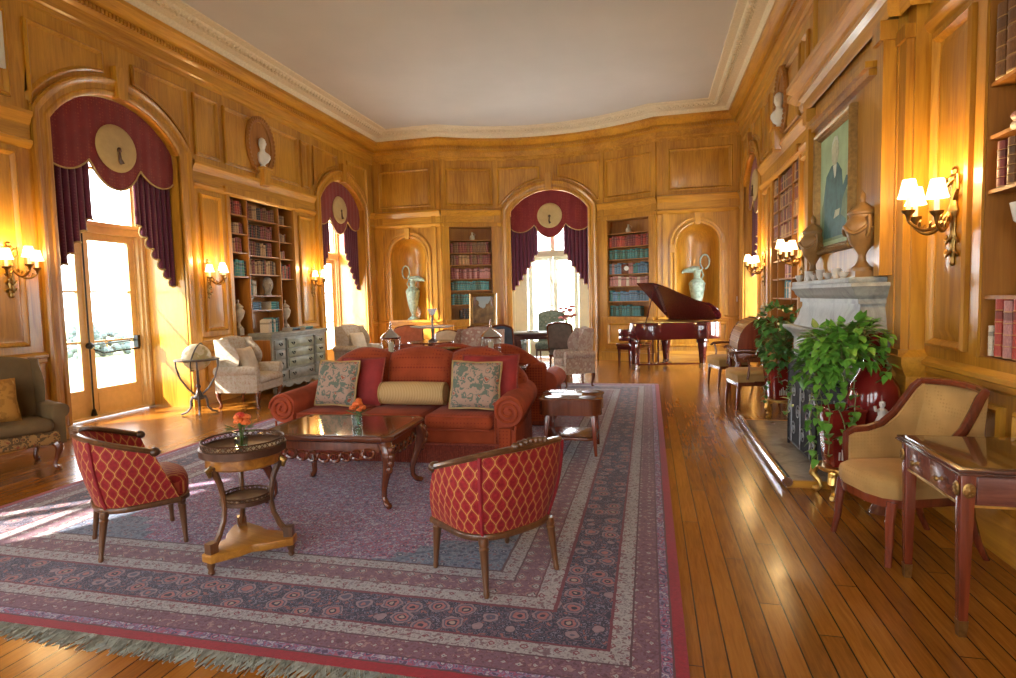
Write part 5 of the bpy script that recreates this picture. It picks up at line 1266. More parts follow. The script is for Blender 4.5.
PINKP = plain('pink_petals', (.65, .2, .17), .7, var=.3)
t = thing('flower_vase', 'pink blossoms in a vase on the desk before the end window', 'flowers', (-1.78, 13.02, .80))
mb = MB(); mb.lathe([(0, 0), (.05, 0), (.07, .06), (.05, .13), (.04, .17), (.05, .18)], n=14); mb.ob('vase', ST, t)
rr = random.Random(5); mb = MB(); ml = MB()
for i in range(16):
    a = rr.uniform(0, 2*PI); d_ = rr.uniform(.02, .2); p = (d_*math.cos(a), d_*math.sin(a), .3+rr.uniform(-.05, .24)); ml.tube([(0, 0, .16), (p[0]*.5, p[1]*.5, p[2]*.8), p], .005, 4); blossom(mb, p, .055, rr)
mb.ob('blossoms', PINKP, t); ml.ob('stems', LEAFD, t)
t = make_wing('tall rose damask armchair with cream arm, right of the sofas', -1.25, 10.15, R(-58), damask('pale_rose_damask', (.50, .42, .36), (.42, .30, .26), (.62, .54, .45), 9), CREAM, H=1.04, W=.30); t.scale = (.82, .82, 1)
# ---------------------------------------------------------------- grand piano
LACQ = N('piano_lacquer', .06, 0, .6, 1); LACQ.col((.085, .010, .012)); LACQ = LACQ.m
IVORY = plain('ivory_keys', (.75, .70, .58), .3, var=.04); CHROME = plain('chrome', (.75, .77, .8), .1, 1, .05)
t = thing('grand_piano', 'dark red lacquered grand piano with raised lid before the right niche', 'piano', (-.22, 13.0, 0), R(-34))
def case_outline(k=0, x0=0):
    p = [(x0, -.72), (.62, -.72)]
    for i in range(1, 13): u = i/12; p.append((.62+.93*u, -.72+.78*(u*u*(3-2*u))))
    p += [(1.60, .16), (1.63, .3), (1.62, .46), (1.56, .6), (1.46, .69), (1.3, .72), (x0, .72)]
    return [(x, y) for x, y in p]
mb = MB(); mb.prism(case_outline(0, .28), .66, .99); mb.ob('case', LACQ, t, smooth=30, bev=.006)
mb = MB(); mb.box(0, .28, -.72, .72, .62, .72); mb.box(0, .28, -.72, -.62, .72, .86); mb.box(0, .28, .62, .72, .72, .86); mb.box(.26, .3, -.62, .62, .72, .95); mb.box(.0, .04, -.62, .62, .70, .745); kb = mb.ob('key_bed', LACQ, t, bev=.008)
mb = MB()
for i in range(52): mb.box(.05, .2, -.61+i*.02346, -.61+i*.02346+.0222, .72, .742)
w = mb.ob('white_keys', IVORY, kb, smooth=0)
mb = MB()
for i in range(52):
    if i % 7 not in (1, 4): mb.box(.1, .2, -.61+i*.02346-.006, -.61+i*.02346+.006, .742, .755)
mb.ob('black_keys', LACQ, kb, smooth=0)
# lid hinged on the straight side
mb = MB(); A_ = R(33); out = []; lid = case_outline(0, .3)
up_ = lambda x, y, o: (x, .72-(.72-y)*math.cos(A_)-o*math.sin(A_), 1.0+(.72-y)*math.sin(A_)-o*math.cos(A_)*-1)
mb.rings([[up_(x, y, 0) for x, y in lid], [up_(x, y, .02) for x, y in lid]]); mb.ob('lid', LACQ, t, smooth=30)
mb = MB(); mb.rings([[(.3+.0, .72, 1.0), (.3, -.5, 1.0), (.3, -.5, 1.012), (.3, .72, 1.012)], [(1.4, .7, .985), (1.25, -.1, .985), (1.25, -.1, .99), (1.4, .7, .99)]]); mb.ob('soundboard', GOLD, t)
mb = MB(); a_ = up_(.55, -.45, 0); mb.tube([(.6, -.62, .99), a_], .012, 6); mb.ob('lid_prop', LACQ, t)
for x, y in ((.3, -.58), (.3, .58), (1.28, .38)):
    mb = MB(); mb.box(x-.09, x+.09, y-.09, y+.09, .56, .66); mb.bar((x, y, .58), (x, y, .14), .15, .15, (1, 0, 0), .085, .085); lg = mb.ob('leg', LACQ, t, bev=.006)
    mb = MB(); mb.box(x-.05, x+.05, y-.05, y+.05, .03, .14); mb.lathe([(0, -.02), (.035, -.02), (.035, .02), (0, .02)], (x, y, .036), 12, ax='x'); mb.ob('caster', CHROME, lg)
mb = MB(); mb.bar((.3, -.58, .13), (.85, 0, .13), .035, .03); mb.bar((.3, .58, .13), (.85, 0, .13), .035, .03); mb.bar((.85, 0, .13), (1.28, .38, .13), .035, .03); mb.ob('dolly_frame', LACQ, t)
for y in (-.1, .1): mb = MB(); mb.lathe([(.015, .12), (.018, .66)], (.42, y, 0), 8); mb.ob('lyre_post', LACQ, t)
mb = MB(); mb.box(.34, .5, -.16, .16, .09, .13); mb.ob('pedal_box', LACQ, t, bev=.005)
for y in (-.08, 0, .08): mb = MB(); mb.box(.2, .36, y-.016, y+.016, .085, .095); mb.ob('pedal', BRASS, t)
t = thing('piano_bench', 'dark padded piano bench at the piano keyboard', 'bench', (-.33, 13.38, 0), R(-34))
mb = MB(); mb.rbox(-.19, .19, -.42, .42, .44, .51, .025, 3, .01); mb.ob('seat_pad', MAHR, t)
mb = MB(); mb.box(-.17, .17, -.4, .4, .38, .44); mb.ob('apron', LACQ, t)
for x in (-.14, .14):
    for y in (-.36, .36): mb = MB(); mb.bar((x, y, .4), (x, y, 0), .05, .05, (1, 0, 0), .035, .035); mb.ob('leg', LACQ, t)
# ---------------------------------------------------------------- fireplace
def marble(name, c1, c2, sc_=2.2, rough=.5):
    n = N(name, rough); v = n.coord(); f = n.noise(v, sc_, 8, .65, 1.4); g = n.noise(v, sc_*12, 3)
    a = n.ramp(f, [(.32, c2), (.5, c1), (.68, tuple(k*1.12 for k in c1))]); n.col(n.mix(.35, a, n.ramp(g, [(.3, (.55, .55, .55)), (.7, (1, 1, 1))]), 'MULTIPLY')); n.bump(g, .25, .006); return n.m
MANT = marble('grey_stone_mantel', (.36, .375, .355), (.20, .21, .21)); HEAR = marble('hearth_marble', (.40, .34, .27), (.17, .12, .09), 1.4, .25)
YA, YB_, XB = 5.23, 7.10, XR-.16
t = thing('fireplace_mantel', 'grey carved stone fireplace mantel on the right wall', 'fireplace', (XB-.2, 6.17, 0))
g = lambda x, y, z: V((x-(XB-.2), y-6.17, z))
def swp(name, prof, par=t, m_=MANT):
    mb = MB(); sweep(mb, prof, [(XB, YB_), (XB, YA)] if False else [(XB, YB_), (1.62, YB_), (1.62, YA), (XB, YA)]); mb.v = [tuple(g(*v)) for v in mb.v]
    return mb.ob(name, m_, par, smooth=30)
mb = MB(); mb.box(1.54, XB, YA-.02, YB_+.02, 1.61, 1.655); mb.v = [tuple(g(*v)) for v in mb.v]; mb.ob('shelf', MANT, t, bev=.008)
swp('cornice', [(-.2, 1.61), (.07, 1.61), (.075, 1.58), (.05, 1.55), (.04, 1.52), (.02, 1.5), (.0, 1.48), (0, 1.44), (-.2, 1.44)])
swp('hood', [(-.2, 1.45), (-.02, 1.45), (-.02, 1.40), (-.005, 1.36), (.015, 1.28), (.05, 1.2), (.06, 1.17), (-.2, 1.17)])
swp('lower_cornice', [(-.2, 1.19), (.14, 1.19), (.15, 1.17), (.14, 1.15), (.1, 1.12), (.07, 1.09), (.06, 1.06), (-.2, 1.06)])
swp('frieze', [(-.2, 1.07), (.05, 1.07), (.05, .93), (-.2, .93)])
for y0, y1 in ((YA+.02, YA+.36), (YB_-.36, YB_-.02)):
    mb = MB(); mb.box(1.585, XB, y0, y1, .06, .95); mb.box(1.555, XB, y0-.02, y1+.02, .06, .2); mb.box(1.56, XB, y0-.01, y1+.01, .87, .95); mb.box(1.57, 1.6, y0+.07, y1-.07, .26, .8); mb.v = [tuple(g(*v)) for v in mb.v]; mb.ob('jamb', MANT, t, bev=.008)
mb = MB(); mb.box(1.6, XB, YA+.36, YB_-.36, .86, .95); mb.v = [tuple(g(*v)) for v in mb.v]; mb.ob('lintel', MANT, t)
SOOT = plain('soot_black', (.03, .028, .027), .9)
mb = MB(); mb.box(XB-.03, XB-.005, YA+.36, YB_-.36, .06, .9); mb.v = [tuple(g(*v)) for v in mb.v]; mb.ob('firebox', SOOT, t, smooth=0)
t = thing('hearth', 'raised marble hearth slab with wooden edge before the fireplace', 'hearth', (1.45, 6.15, 0))
mb = MB(); mb.box(-.40, .42, -1.15, 1.2, 0, .055); mb.ob('slab', HEAR, t, bev=.005)
for y in (-1.17, 1.2): mb = MB(); mb.box(-.40, .42, y, y+.03, 0, .058); mb.ob('wooden_edge', OAKH, t)
mb = MB(); mb.lathe([(0, -1.2), (.04, -1.2), (.04, 1.26), (0, 1.26)], (-.40, 0, .055), 14, ax='y'); mb.ob('steel_rail', CHROME, t)
# fire screen
t = thing('fire_screen', 'folding black iron fire screen with scrolls before the fireplace', 'fire screen', (1.40, 5.72, .056))
MESHM = N('iron_mesh', .9, 0, .15); MESHM.col((.05, .052, .057)); MESHM = MESHM.m
PP = [(.14, .85), (-.06, .55), (-.06, -.45), (.14, -.75)]
for k in range(3):
    (xa, ya), (xb, yb) = PP[k], PP[k+1]; L = math.hypot(xb-xa, yb-ya); n = 16
    zt = (lambda u: .62+.16*math.sin(u*PI/2)**.6 if k == 0 else .78+.1*math.sin(u*PI) if k == 1 else .62+.16*math.sin((1-u)*PI/2)**.6)
    top = [(xa+(xb-xa)*i/n, ya+(yb-ya)*i/n, zt(i/n)) for i in range(n+1)]
    nx, ny = (yb-ya)/L*.004, -(xb-xa)/L*.004
    mb = MB(); ring = [(xa, ya, .04), (xb, yb, .04)]+top[::-1]; mb.rings([[(x+nx, y+ny, z) for x, y, z in ring], [(x-nx, y-ny, z) for x, y, z in ring]]); pn = mb.ob('mesh_panel', MESHM, t, smooth=0)
    mb = MB(); mb.tube([(xa, ya, .0)]+top+[(xb, yb, .0)], .013, 6); mb.tube([(xa, ya, .05), (xb, yb, .05)], .012, 6); mb.ob('iron_frame', IRON, pn)
    mb = MB(); ux, uy = (xb-xa)/L, (yb-ya)/L
    at = lambda u, z: (xa+ux*u*L-.014, ya+uy*u*L, z)
    for i in range(1 if L < .5 else 3):
        u0 = (i+.5)/(1 if L < .5 else 3)
        for zc, sg in ((.2, 1), (.38, -1), (.56, 1)):
            sp = []
            for q in range(22): a = q*.5; r_ = .075*(1-q/25); sp.append(at(u0+sg*(.085-r_*math.cos(a))/L, zc+r_*math.sin(a)))
            mb.tube(sp, .0045, 5)
        mb.tube([at(u0, .06), at(u0, .62)], .006, 5)
    mb.ob('scrollwork', plain('worn_iron', (.30, .31, .33), .4, .4), pn)
# painting over the mantel
t = thing('portrait_painting', 'gilt framed portrait of a seated person in dark suit over the mantel', 'painting', (XR-.2, 6.42, 1.93), R(-90)); t.scale = (.96, 1, .92)
PG = plain('portrait_ground', (.36, .48, .26), .6, var=.3, scale=2.5); PS = plain('portrait_suit', (.045, .14, .13), .6, var=.45, scale=9); PF = plain('portrait_skin', (.50, .50, .33), .6, var=.25, scale=14); PH = plain('portrait_hair', (.62, .66, .55), .6); PCH = plain('portrait_chair', (.16, .24, .12), .6, var=.3)
frame(t, 1.22, 1.36, [(0, .0), (0, -.055), (.015, -.07), (.04, -.06), (.055, -.035), (.07, -.045), (.085, -.02), (.09, -.01), (.09, .0)], DGOLD)
mb = MB(); mb.box(-.53, .53, -.012, -.002, .085, 1.28); cv = mb.ob('canvas', PG, t, smooth=0)
def flat(name, pts, m_, d): mb = MB(); mb.rings([[(x*1.25-.0, y, .13+(z-.13)*1.06) for x, z in pts] for y in (-.0125, -.0125-d)]); return mb.ob(name, m_, cv, smooth=0)
flat('painted_chair', [(-.36, .13), (.3, .13), (.32, .55), (.25, .62), (-.3, .6), (-.36, .5)], PCH, .001)
flat('painted_suit', [(-.3, .16), (.3, .16), (.28, .3), (.16, .36), (.2, .5), (.32, .62), (.34, .72), (.28, .7), (.2, .62), (.17, .78), (.06, .88), (-.1, .88), (-.24, .8), (-.3, .6), (-.28, .4)], PS, .002)
flat('painted_face', [(-.09, .94), (-.06, .88), (.02, .86), (.07, .92), (.085, 1.02), (.07, 1.1), (0, 1.14), (-.07, 1.1), (-.095, 1.02)], PF, .003)
flat('painted_hair', [(-.095, 1.02), (-.08, 1.1), (-.02, 1.15), (.05, 1.14), (.085, 1.06), (.05, 1.1), (0, 1.11), (-.06, 1.08)], PH, .004)
flat('painted_collar', [(-.05, .87), (.04, .87), (.02, .76), (-.01, .74)], PH, .0035)
flat('painted_hand', [(.30, .7), (.36, .7), (.38, .8), (.36, .86), (.34, .8), (.32, .84), (.30, .78)], PF, .003); flat('painted_hand', [(-.02, .34), (.12, .36), (.14, .42), (.02, .42)], PF, .003)
TERR = plain('terracotta_urn', (.30, .155, .05), .4, var=.35, scale=9)
urn('bronze-brown garlanded urn at the near end of the mantel', XB-.12, 5.42, 1.656, TERR, .92, 'urns on the mantel', handles=True, base=.05)
urn('bronze-brown garlanded urn at the far end of the mantel', XB-.12, 6.92, 1.656, TERR, .92, 'urns on the mantel', handles=True, base=.05)
CUP = plain('white_porcelain', (.62, .58, .52), .3, var=.08)
for i, (y, h) in enumerate(((7.52, .07), (7.12, .1), (6.92, .06), (6.7, .1), (6.45, .06), (6.2, .09), (6.0, .05))):
    t = thing('porcelain_cup', 'small white porcelain piece on the mantel, %s from the far end' % ORD[i], 'porcelain', (1.61, y-.42, 1.656), 0, 'porcelain along the mantel')
    mb = MB(); mb.lathe([(0, 0), (.022, 0), (.02, .008), (.035, h*.5), (.042, h), (.038, h), (.03, h*.5), (0, .015)], n=14); mb.ob('cup', CUP, t)
    if i % 2: mb = MB(); mb.tube([(.036, 0, h*.8), (.058, 0, h*.75), (.056, 0, h*.4), (.034, 0, h*.35)], .005, 5); mb.ob('handle', CUP, t)
# ---------------------------------------------------------------- plants
def leafmat(name, c):
    n = N(name, .35, coat=.1); o = n.n('ObjectInfo'); v = n.coord(); f = n.noise(v, 7, 3)
    n.col(n.ramp(f, [(.3, tuple(k*.45 for k in c)), (.55, c), (.75, (c[0]*1.9, c[1]*1.6, c[2]*1.3))])); n.b.inputs['Subsurface Weight'].default_value = 0; return n.m
LEAF = leafmat('pothos_leaf', (.13, .33, .04)); LEAF2 = leafmat('ivy_leaf', (.09, .25, .05)); REDGL = plain('oxblood_glaze', (.20, .012, .010), .12, var=.35, scale=6, coat=.6); VINE = plain('vine_stem', (.18, .20, .06), .6)
def leaf(mb, p, d_, L, W_):
    d_ = d_.normalized(); s_ = d_.cross(V((0, 0, 1)));
    if s_.length < .1: s_ = V((1, 0, 0))
    s_.normalize(); nrm = s_.cross(d_); q = lambda a, b, c: p+d_*L*a+s_*W_*b+nrm*W_*c
    vs = [q(0, 0, 0), q(.05, .42, .12), q(.3, .55, .16), q(.65, .33, .08), q(1, 0, -.12), q(.65, -.33, .08), q(.3, -.55, .16), q(.05, -.42, .12), q(.35, 0, 0), q(.68, 0, -.02)]
    mb.add(vs, [(0, 1, 2, 8), (8, 2, 3, 9), (9, 3, 4), (0, 8, 6, 7), (8, 9, 5, 6), (9, 4, 5)])
def foliage(t, mat, seed, core, n_, size, trails):
    rr = random.Random(seed); mb = MB(); st = MB()
    for i in range(n_):
        cx, cy, cz, rx, ry, rz_ = core[i % len(core)]
        a = rr.uniform(0, 2*PI); b = math.acos(rr.uniform(-.75, 1)); k = rr.uniform(.55, 1)**.5
        o = V((math.sin(b)*math.cos(a), math.sin(b)*math.sin(a), math.cos(b)))
        p = V((cx+o.x*rx*k, cy+o.y*ry*k, cz+o.z*rz_*k)); d_ = o*.7+V((rr.uniform(-.5, .5), rr.uniform(-.5, .5), rr.uniform(-.9, .1)))
        leaf(mb, p, d_, size*rr.uniform(.7, 1.25), size*rr.uniform(.55, .8))
        if i % 3 == 0: st.tube([V((cx, cy, cz-rz_*.6)), (p+V((cx, cy, cz)))/2+V((0, 0, .04)), p], .004, 4)
    for pts in trails:
        P = [V(p) for p in pts]; cur = []
        for j in range(len(P)-1):
            for q in range(5): cur.append(P[j].lerp(P[j+1], q/5)+V((rr.uniform(-.015, .015), rr.uniform(-.015, .015), 0)))
        cur.append(P[-1]); st.tube(cur, .004, 4)
        for p in cur[1:]:
            for e in (-1, 1):
                if rr.random() < .75: leaf(mb, p, V((rr.uniform(-.8, .3), e*rr.uniform(.3, 1), rr.uniform(-.9, .2))), size*rr.uniform(.6, 1.1), size*rr.uniform(.5, .75))
    mb.ob('leaves', mat, t, smooth=60); st.ob('stems', VINE, t)
def goldstand(label, x, y, rz=0):
    t = thing('gilt_plant_stand', label, 'plant stand', (x, y, 0), rz, 'gilt stands under the red jardinieres')
    mb = MB(); mb.lathe([(0, .20), (.15, .20), (.165, .215), (.165, .235), (0, .235)], n=24); mb.ob('platform', GOLD, t)
    for k in range(4):
        a = PI/2*k+.6; c, s_ = math.cos(a), math.sin(a); mb = MB(); mb.tube([(c*r_, s_*r_, z) for r_, z in ((.13, .21), (.18, .2), (.2, .14), (.155, .09), (.14, .05), (.17, .02), (.2, .025))], [.03, .034, .03, .022, .02, .026, .016], 8); mb.sph((c*.185, s_*.185, .19), .032, n=8, m=6); mb.ob('scroll_leg', GOLD, t)
    return t
def jardiniere(label, x, y, z, h=.42, r=.135, rot=.3):
    t = thing('potted_ivy', label, 'plant', (x, y, z), rot)
    k = r; mb = MB(); mb.slab([(-1, -1), (1, -1), (1, 1), (-1, 1)], [(0, k*.78), (.02, k*.8), (h-.03, k*1.06), (h-.02, k*1.14), (h, k*1.14), (h, k*1.0), (h-.04, k*.95)]); mb.ob('red_planter', REDGL, t, bev=.004)
    mb = MB()
    for i in range(7): mb.tube([(-.06+.02*i, -k*.8-.012-.003*i, .06), (-.06+.02*i, -k*.83-.014, .12+.02*(i % 3))], .006, 5)
    mb.tube([(-.08, -k*.86-.012, .22), (0, -k*.87-.014, .25), (.08, -k*.88-.012, .21)], .006, 5); mb.ob('painted_decoration', CUP, t)
    return t
goldstand('gilt scrolled stand under the far jardiniere by the hearth', 1.56, 7.82)
t = jardiniere('bushy ivy in a red planter at the far end of the hearth', 1.56, 7.82, .236)
foliage(t, LEAF2, 3, [(-.02, 0, .72, .24, .24, .3), (-.03, 0, .95, .25, .25, .22), (-.05, -.05, .55, .2, .2, .2)], 420, .085, [[(-.15, -.1, .5), (-.22, -.12, .3), (-.24, -.12, .0)], [(-.1, -.2, .5), (-.13, -.22, .25)]])
goldstand('gilt scrolled stand under the near red jardiniere', 1.40, 4.84, .4)
t = jardiniere('red and white planter with trailing pothos by the near end of the hearth', 1.40, 4.86, .236, .44, .115, .2)
foliage(t, LEAF, 11, [(-.04, .06, .93, .2, .25, .12), (.10, -.0, .97, .22, .2, .12), (-.12, .10, .74, .16, .2, .2), (.0, 0, .86, .24, .26, .14)], 560, .085,
        [[(-.1, .1, .75), (-.17, .12, .5), (-.17, .1, .2), (-.16, .02, .03)], [(-.1, 0, .8), (-.16, .0, .55), (-.15, .02, .3)], [(.0, -.1, .8), (.02, -.16, .55), (.0, -.15, .35)], [(-.12, -.06, .8), (-.15, -.1, .5), (-.14, -.1, .1)], [(-.15, 0, .75), (-.2, -.05, .5), (-.16, -.08, .25)], [(-.1, .2, .8), (-.22, .3, .6), (-.27, .3, .35)], [(.2, -.1, .95), (.27, -.12, .8), (.26, -.12, .66)], [(-.05, -.12, .7), (-.08, -.15, .45), (-.05, -.17, .2)]])
t = thing('red_vase', 'large oxblood glazed bottle vase among the pothos beside the mantel', 'vase', (1.665, 5.0, 0))
mb = MB(); mb.lathe([(0, .42), (.11, .42), (.11, .45), (.125, .48), (.18, .6), (.19, .72), (.165, .83), (.11, .92), (.075, 1.0), (.07, 1.1), (.075, 1.18), (.1, 1.22), (.09, 1.22), (.06, 1.16)], n=28); mb.ob('glazed_body', REDGL, t)
mb = MB(); mb.lathe([(0, .40), (.13, .40), (.15, .42), (.13, .44)], n=20)
for k in range(4): a = PI/2*k+.3; mb.tube([(.12*math.cos(a), .12*math.sin(a), .41), (.15*math.cos(a), .15*math.sin(a), .3), (.1*math.cos(a), .1*math.sin(a), .12), (.15*math.cos(a), .15*math.sin(a), .01)], .02, 7)
mb.ob('wooden_stand', MAHO, t)
t = thing('stand', 'small dark turned pedestal behind the tan armchair, under the white figurine', 'stand', (1.56, 4.52, 0)); mb = MB(); mb.lathe([(0, 0), (.075, 0), (.06, .03), (.03, .08), (.025, .3), (.04, .5), (.11, .56), (.11, .58), (0, .58)], n=18); mb.ob('turned_pedestal', MAHO, t)
t = thing('figurine', 'small white porcelain figurine seen above the tan chair arm', 'figurine', (1.56, 4.52, .581), .3)
mb = MB(); mb.lathe([(0, 0), (.045, 0), (.045, .015), (.05, .02), (.042, .06), (.025, .1), (.028, .125), (.03, .14), (.012, .155), (.02, .175), (.018, .195), (0, .205)], n=16); mb.tube([(.02, 0, .135), (.05, -.02, .1), (.03, -.04, .085)], .01, 6); mb.tube([(-.02, 0, .135), (-.055, -.01, .14), (-.06, -.01, .17)], .01, 6); mb.ob('figure', CUP, t)
# ---------------------------------------------------------------- cylinder desk and its chairs
t = thing('cylinder_desk', 'mahogany cylinder roll-top desk beyond the far ivy plant', 'desk', (1.55, 9.45, 0), R(-90))
mb = MB(); mb.box(-.52, .52, -.34, .34, .56, .74); mb.ob('drawer_case', MAHO, t, bev=.006)
mb = MB(); n = 14; arc = [(-.32*math.cos(PI/2*i/n)+.0, .75+.42*math.sin(PI/2*i/n)) for i in range(n+1)]
sec = [(-.32, .745)]+arc+[(.32, 1.17), (.32, .745)]
mb.rings([[(x, y, z) for y, z in sec] for x in (-.48, -.44)]); mb.ob('end_cheek', MAHR, t); mb = MB(); mb.rings([[(x, y, z) for y, z in sec] for x in (.44, .48)]); mb.ob('end_cheek', MAHR, t)
mb = MB(); mb.rings([[(x, y*.985, z-.006) for y, z in sec] for x in (-.44, .44)]); ro = mb.ob('cylinder_front', SATIN, t)
mb = MB()
for i in range(1, 8): a = PI/2*i/8; mb.tube([(-.44, -.322*math.cos(a), .75+.422*math.sin(a)), (.44, -.322*math.cos(a), .75+.422*math.sin(a))], .004, 5)
mb.ob('gilt_banding', GOLD, ro)
mb = MB(); mb.box(-.5, .5, -.03, .34, 1.17, 1.19); mb.ob('top', MAHO, t, bev=.005)
for x0 in (-.5, -.16, .18):
    mb = MB(); mb.box(x0, x0+.32, -.352, -.33, .58, .72); d_ = mb.ob('drawer', MAHR, t, bev=.004); mb = MB(); mb.sph((x0+.16, -.365, .65), .018, n=8, m=6); mb.ob('knob', BRASS, d_)
for sx in (-1, 1):
    for sy in (-1, 1): mb = MB(); mb.bar((sx*.48, sy*.3, .57), (sx*.48, sy*.3, 0), .055, .055, (1, 0, 0), .03, .03); mb.ob('leg', MAHR, t, bev=.004)
urn('white stone urn-shaped ornament on top of the cylinder desk', 1.66, 9.5, 1.191, STONE, .3)
simple_chair('open_armchair', 'mahogany open armchair with tan seat at the far side of the desk', 1.28, 10.35, R(-75), TANF, MAHO, seat=.47, H=.95, W=.26, D=.26, arms=True)
simple_chair('open_armchair', 'mahogany open armchair with tan seat between desk and far ivy', 1.34, 8.52, R(-80), TANF, MAHO, seat=.47, H=.93, W=.26, D=.26, arms=True)
# ---------------------------------------------------------------- armchair and writing table at right
t = thing('scoop_armchair', 'tan upholstered armchair with curved red mahogany frame behind the writing table', 'armchair', (1.48, 3.93, 0), R(-74))
mb = MB(); so = [(-.25, -.2), (-.2, -.27), (-.1, -.305), (.1, -.305), (.2, -.27), (.25, -.2), (.23, .24), (-.23, .24)]
mb.slab(so, [(.37, 1), (.40, 1.03), (.44, 1.03), (.465, .99), (.485, .86), (.495, .5)]); mb.ob('seat', TANF, t, smooth=60)
mb = MB(); mb.slab([(x*1.01, y*1.01) for x, y in so], [(.325, .98), (.375, 1.0)]); mb.ob('seat_rail', MAHR, t)
def arm_pts(k=1.0, n=14):
    p = [(.275, -.17, .40), (.277, -.185, .55), (.278, -.18, .635), (.278, -.14, .655), (.278, -.05, .66), (.277, .05, .69), (.272, .13, .76), (.262, .19, .85), (.25, .24, .93), (.24, .275, .965)]
    return p
mb = MB(); n = 10; rs = []
for i in range(n+1):
    u = -1+2*i/n; yb = .24+.05*(1-u*u); rs.append([(u*.23, yb-.03, .46), (u*.235, yb+.0, .7), (u*.24, yb+.035, .94), (u*.24, yb+.06, .95), (u*.235, yb+.04, .7), (u*.23, yb+.01, .46)])
mb.rings(rs); mb.ob('backrest', TANF, t, smooth=60)
for sg in (-1, 1):
    mb = MB(); P = arm_pts(); fill = []
    inner = [(sg*x*.97, y, z-.012) for x, y, z in P[2:]]; low = [(sg*.262, y, .44) for x, y, z in P[2:]]
    mb.rings([[a, b, (b[0]-sg*.03, b[1], b[2]), (a[0]-sg*.03, a[1], a[2])] for a, b in zip(inner, low)]); ap = mb.ob('arm_panel', TANF, t, smooth=50)
    mb = MB(); mb.tube([(sg*x, y, z) for x, y, z in P], [.02, .02, .023, .024, .024, .024, .024, .024, .024, .022], 8, flat=1.15); mb.ob('arm_frame', MAHR, t)
mb = MB(); mb.tube([(u*.24, .277+.055*(1-u*u), .966+.012*(1-u*u)) for u in (-1, -.75, -.5, -.25, 0, .25, .5, .75, 1)], .022, 8); mb.ob('top_rail', MAHR, t)
for sx in (-1, 1):
    mb = MB(); mb.tube([(sx*.23, -.235, .36), (sx*.232, -.25, .25), (sx*.24, -.255, .12), (sx*.255, -.27, .02), (sx*.257, -.272, 0)], [.028, .026, .021, .018, .018], 8); mb.ob('leg', MAHR, t)
    mb = MB(); mb.tube([(sx*.215, .22, .36), (sx*.215, .235, .25), (sx*.22, .28, .1), (sx*.225, .33, 0)], [.028, .025, .02, .018], 8); mb.ob('leg', MAHR, t)
t = thing('writing_table', 'mahogany writing table with drawers and brass rosettes in the right foreground', 'table', (1.63, 3.22, 0))
mb = MB(); mb.box(-.33, .33, -.33, .34, .745, .765); mb.box(-.335, .335, -.335, .345, .738, .75); mb.ob('tabletop', MAHOX, t, bev=.004)
mb = MB(); mb.prism([(-.3, -.3), (.3, -.3), (.3, .31), (-.3, .31)], .765, .768); mb.ob('polished_inset', TOPG, t, smooth=0)
FLAME = wood('flame_mahogany', (.10, .03, .022), (.26, .09, .05), 'x', .25, .6)
mb = MB(); mb.box(-.30, .30, -.30, .31, .60, .74); mb.ob('apron', FLAME, t, bev=.003)
mb = MB(); mb.box(-.305, .305, -.305, .315, .592, .602); mb.ob('string_line', GOLD, t)
for y0, y1 in ((-.25, -.005), (.005, .25)):
    mb = MB(); mb.box(-.309, -.29, y0, y1, .612, .728); d_ = mb.ob('drawer', FLAME, t, bev=.003); mb = MB(); mb.lathe([(0, 0), (.012, 0), (.006, .008), (.006, .016), (.014, .022), (.012, .03), (0, .033)], (0, 0, 0), 10, ax='x'); mb.v = [(-.309-v[0], (y0+y1)/2+v[1], .665+v[2]) for v in mb.v]; mb.ob('brass_knob', BRASS, d_)
mb = MB(); mb.box(-.25, .25, -.309, -.29, .612, .728); d_ = mb.ob('drawer', FLAME, t, bev=.003); mb = MB(); mb.lathe([(0, -.345), (.013, -.34), (.014, -.33), (.006, -.322), (.006, -.312), (.012, -.309)], (0, 0, .665), 10, ax='y'); mb.ob('brass_knob', BRASS, d_)
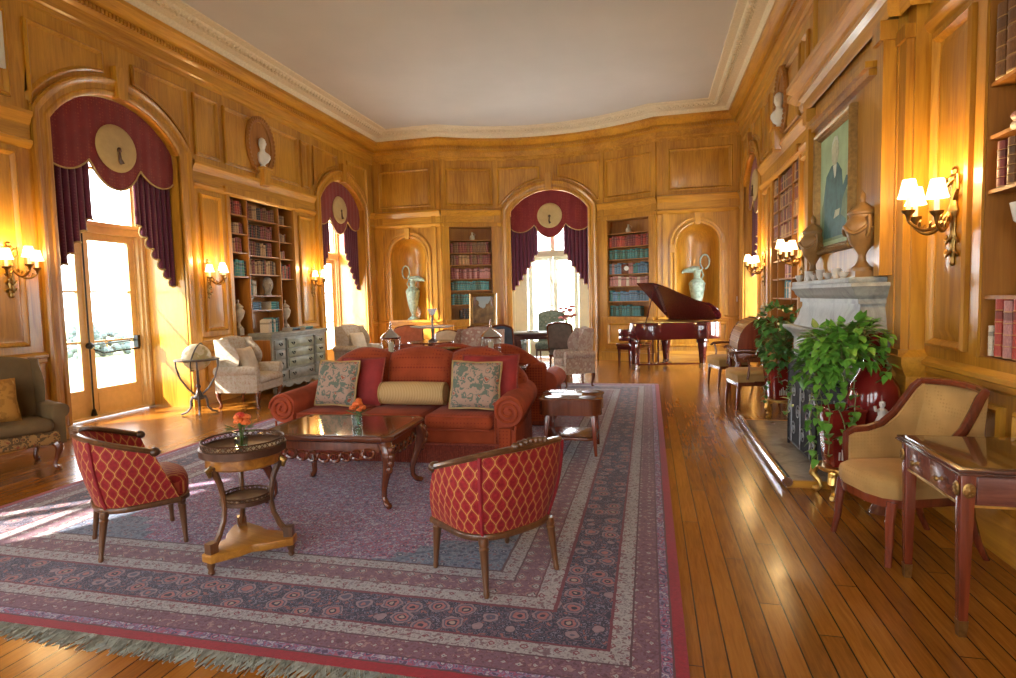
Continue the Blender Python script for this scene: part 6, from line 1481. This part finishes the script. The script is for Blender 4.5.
for sx in (-1, 1):
    for sy in (-1, 1):
        mb = MB(); mb.bar((sx*.285, sy*.285, .74), (sx*.285, sy*.285, .07), .058, .058, (1, 0, 0), .036, .036); lg = mb.ob('leg', MAHR, t, bev=.003)
        mb = MB(); mb.bar((sx*.285, sy*.285, .075), (sx*.285, sy*.285, 0), .04, .04, (1, 0, 0), .03, .03); mb.ob('brass_toe', BRASS, lg)
        for ax in (0, 1):
            if (sx > 0 and ax == 0) or (sy > 0 and ax == 1): continue
            mb = MB(); mb.lathe([(0, 0), (.024, 0), (.026, .004), (.018, .009), (.008, .008), (0, .013)], n=14)
            for q in range(8): a = 2*PI*q/8; mb.sph((.017*math.cos(a), .017*math.sin(a), .006), .006, n=6, m=4)
            mb.v = [((-.316-v[2], sy*.285+v[0], .67+v[1]*1.3) if ax == 0 else (sx*.285+v[0], -.316-v[2], .67+v[1]*1.3)) for v in mb.v]; mb.ob('brass_rosette', BRASS, lg)
# ---------------------------------------------------------------- small things
t = thing('crystal_bowl', 'footed crystal bowl on a shelf of the right edge bookcase', 'bowl', fR(3.9, -.1, 1.5), 0)
mb = MB(); mb.lathe([(0, .0), (.06, 0), (.05, .02), (.015, .05), (.015, .32), (.03, .36), (.09, .42), (.11, .52), (.105, .52), (.08, .43), (0, .38)], n=18); mb.ob('bowl', CRYST, t)
for s_, lb in ((-1.94, 'small pale vase on the top shelf of the bookcase behind the painting'), (1.94, 'small pale vase on the top shelf of the bookcase behind the piano')):
    t = thing('bookcase_vase', lb, 'vase', fB(s_, -.14, SH[0]), 0, 'small vases on the top shelves'); mb = MB(); mb.lathe([(0, 0), (.05, 0), (.07, .05), (.06, .1), (.025, .14), (.02, .19), (.035, .2), (0, .2)], n=14); mb.ob('body', STONE, t)
    mb = MB(); mb.tube([(.055, 0, .1), (.085, 0, .14), (.03, 0, .18)], .007, 5); mb.ob('handle', STONE, t)
t = thing('light_switch', 'cream light switch plate on the end wall right corner', 'switch', fB(4.43, .012, 1.42)); mb = MB(); mb.box(-.035, .035, 0, .012, -.06, .06); mb.ob('plate', CUP, t, bev=.003); mb = MB(); mb.box(-.01, .01, -.008, 0, -.02, .02); mb.ob('toggle', CUP, t)
t = thing('picture_frame', 'white framed picture cut by the left photo edge, above the sconce', 'picture', fL(4.72, .02, 4.16), R(90)); frame(t, .86, .6, [(0, .0), (0, -.03), (.03, -.035), (.06, -.015), (.06, 0)], CUP); mb = MB(); mb.box(-.37, .37, -.01, -.002, .06, .54); mb.ob('print', CREAM, t, smooth=0)
t = thing('mantel_clock', 'small round-faced clock among books behind the piano', 'clock', fB(1.93, -.03, SH[3]), 0); mb = MB(); mb.box(-.12, .12, -.02, .05, 0, .23); mb.ob('case', MAHO, t, bev=.01); mb = MB(); mb.lathe([(0, -.03), (.05, -.03), (.055, -.02), (.05, -.015), (0, -.015)], (0, 0, .13), 18, ax='y'); mb.ob('dial', CUP, t)
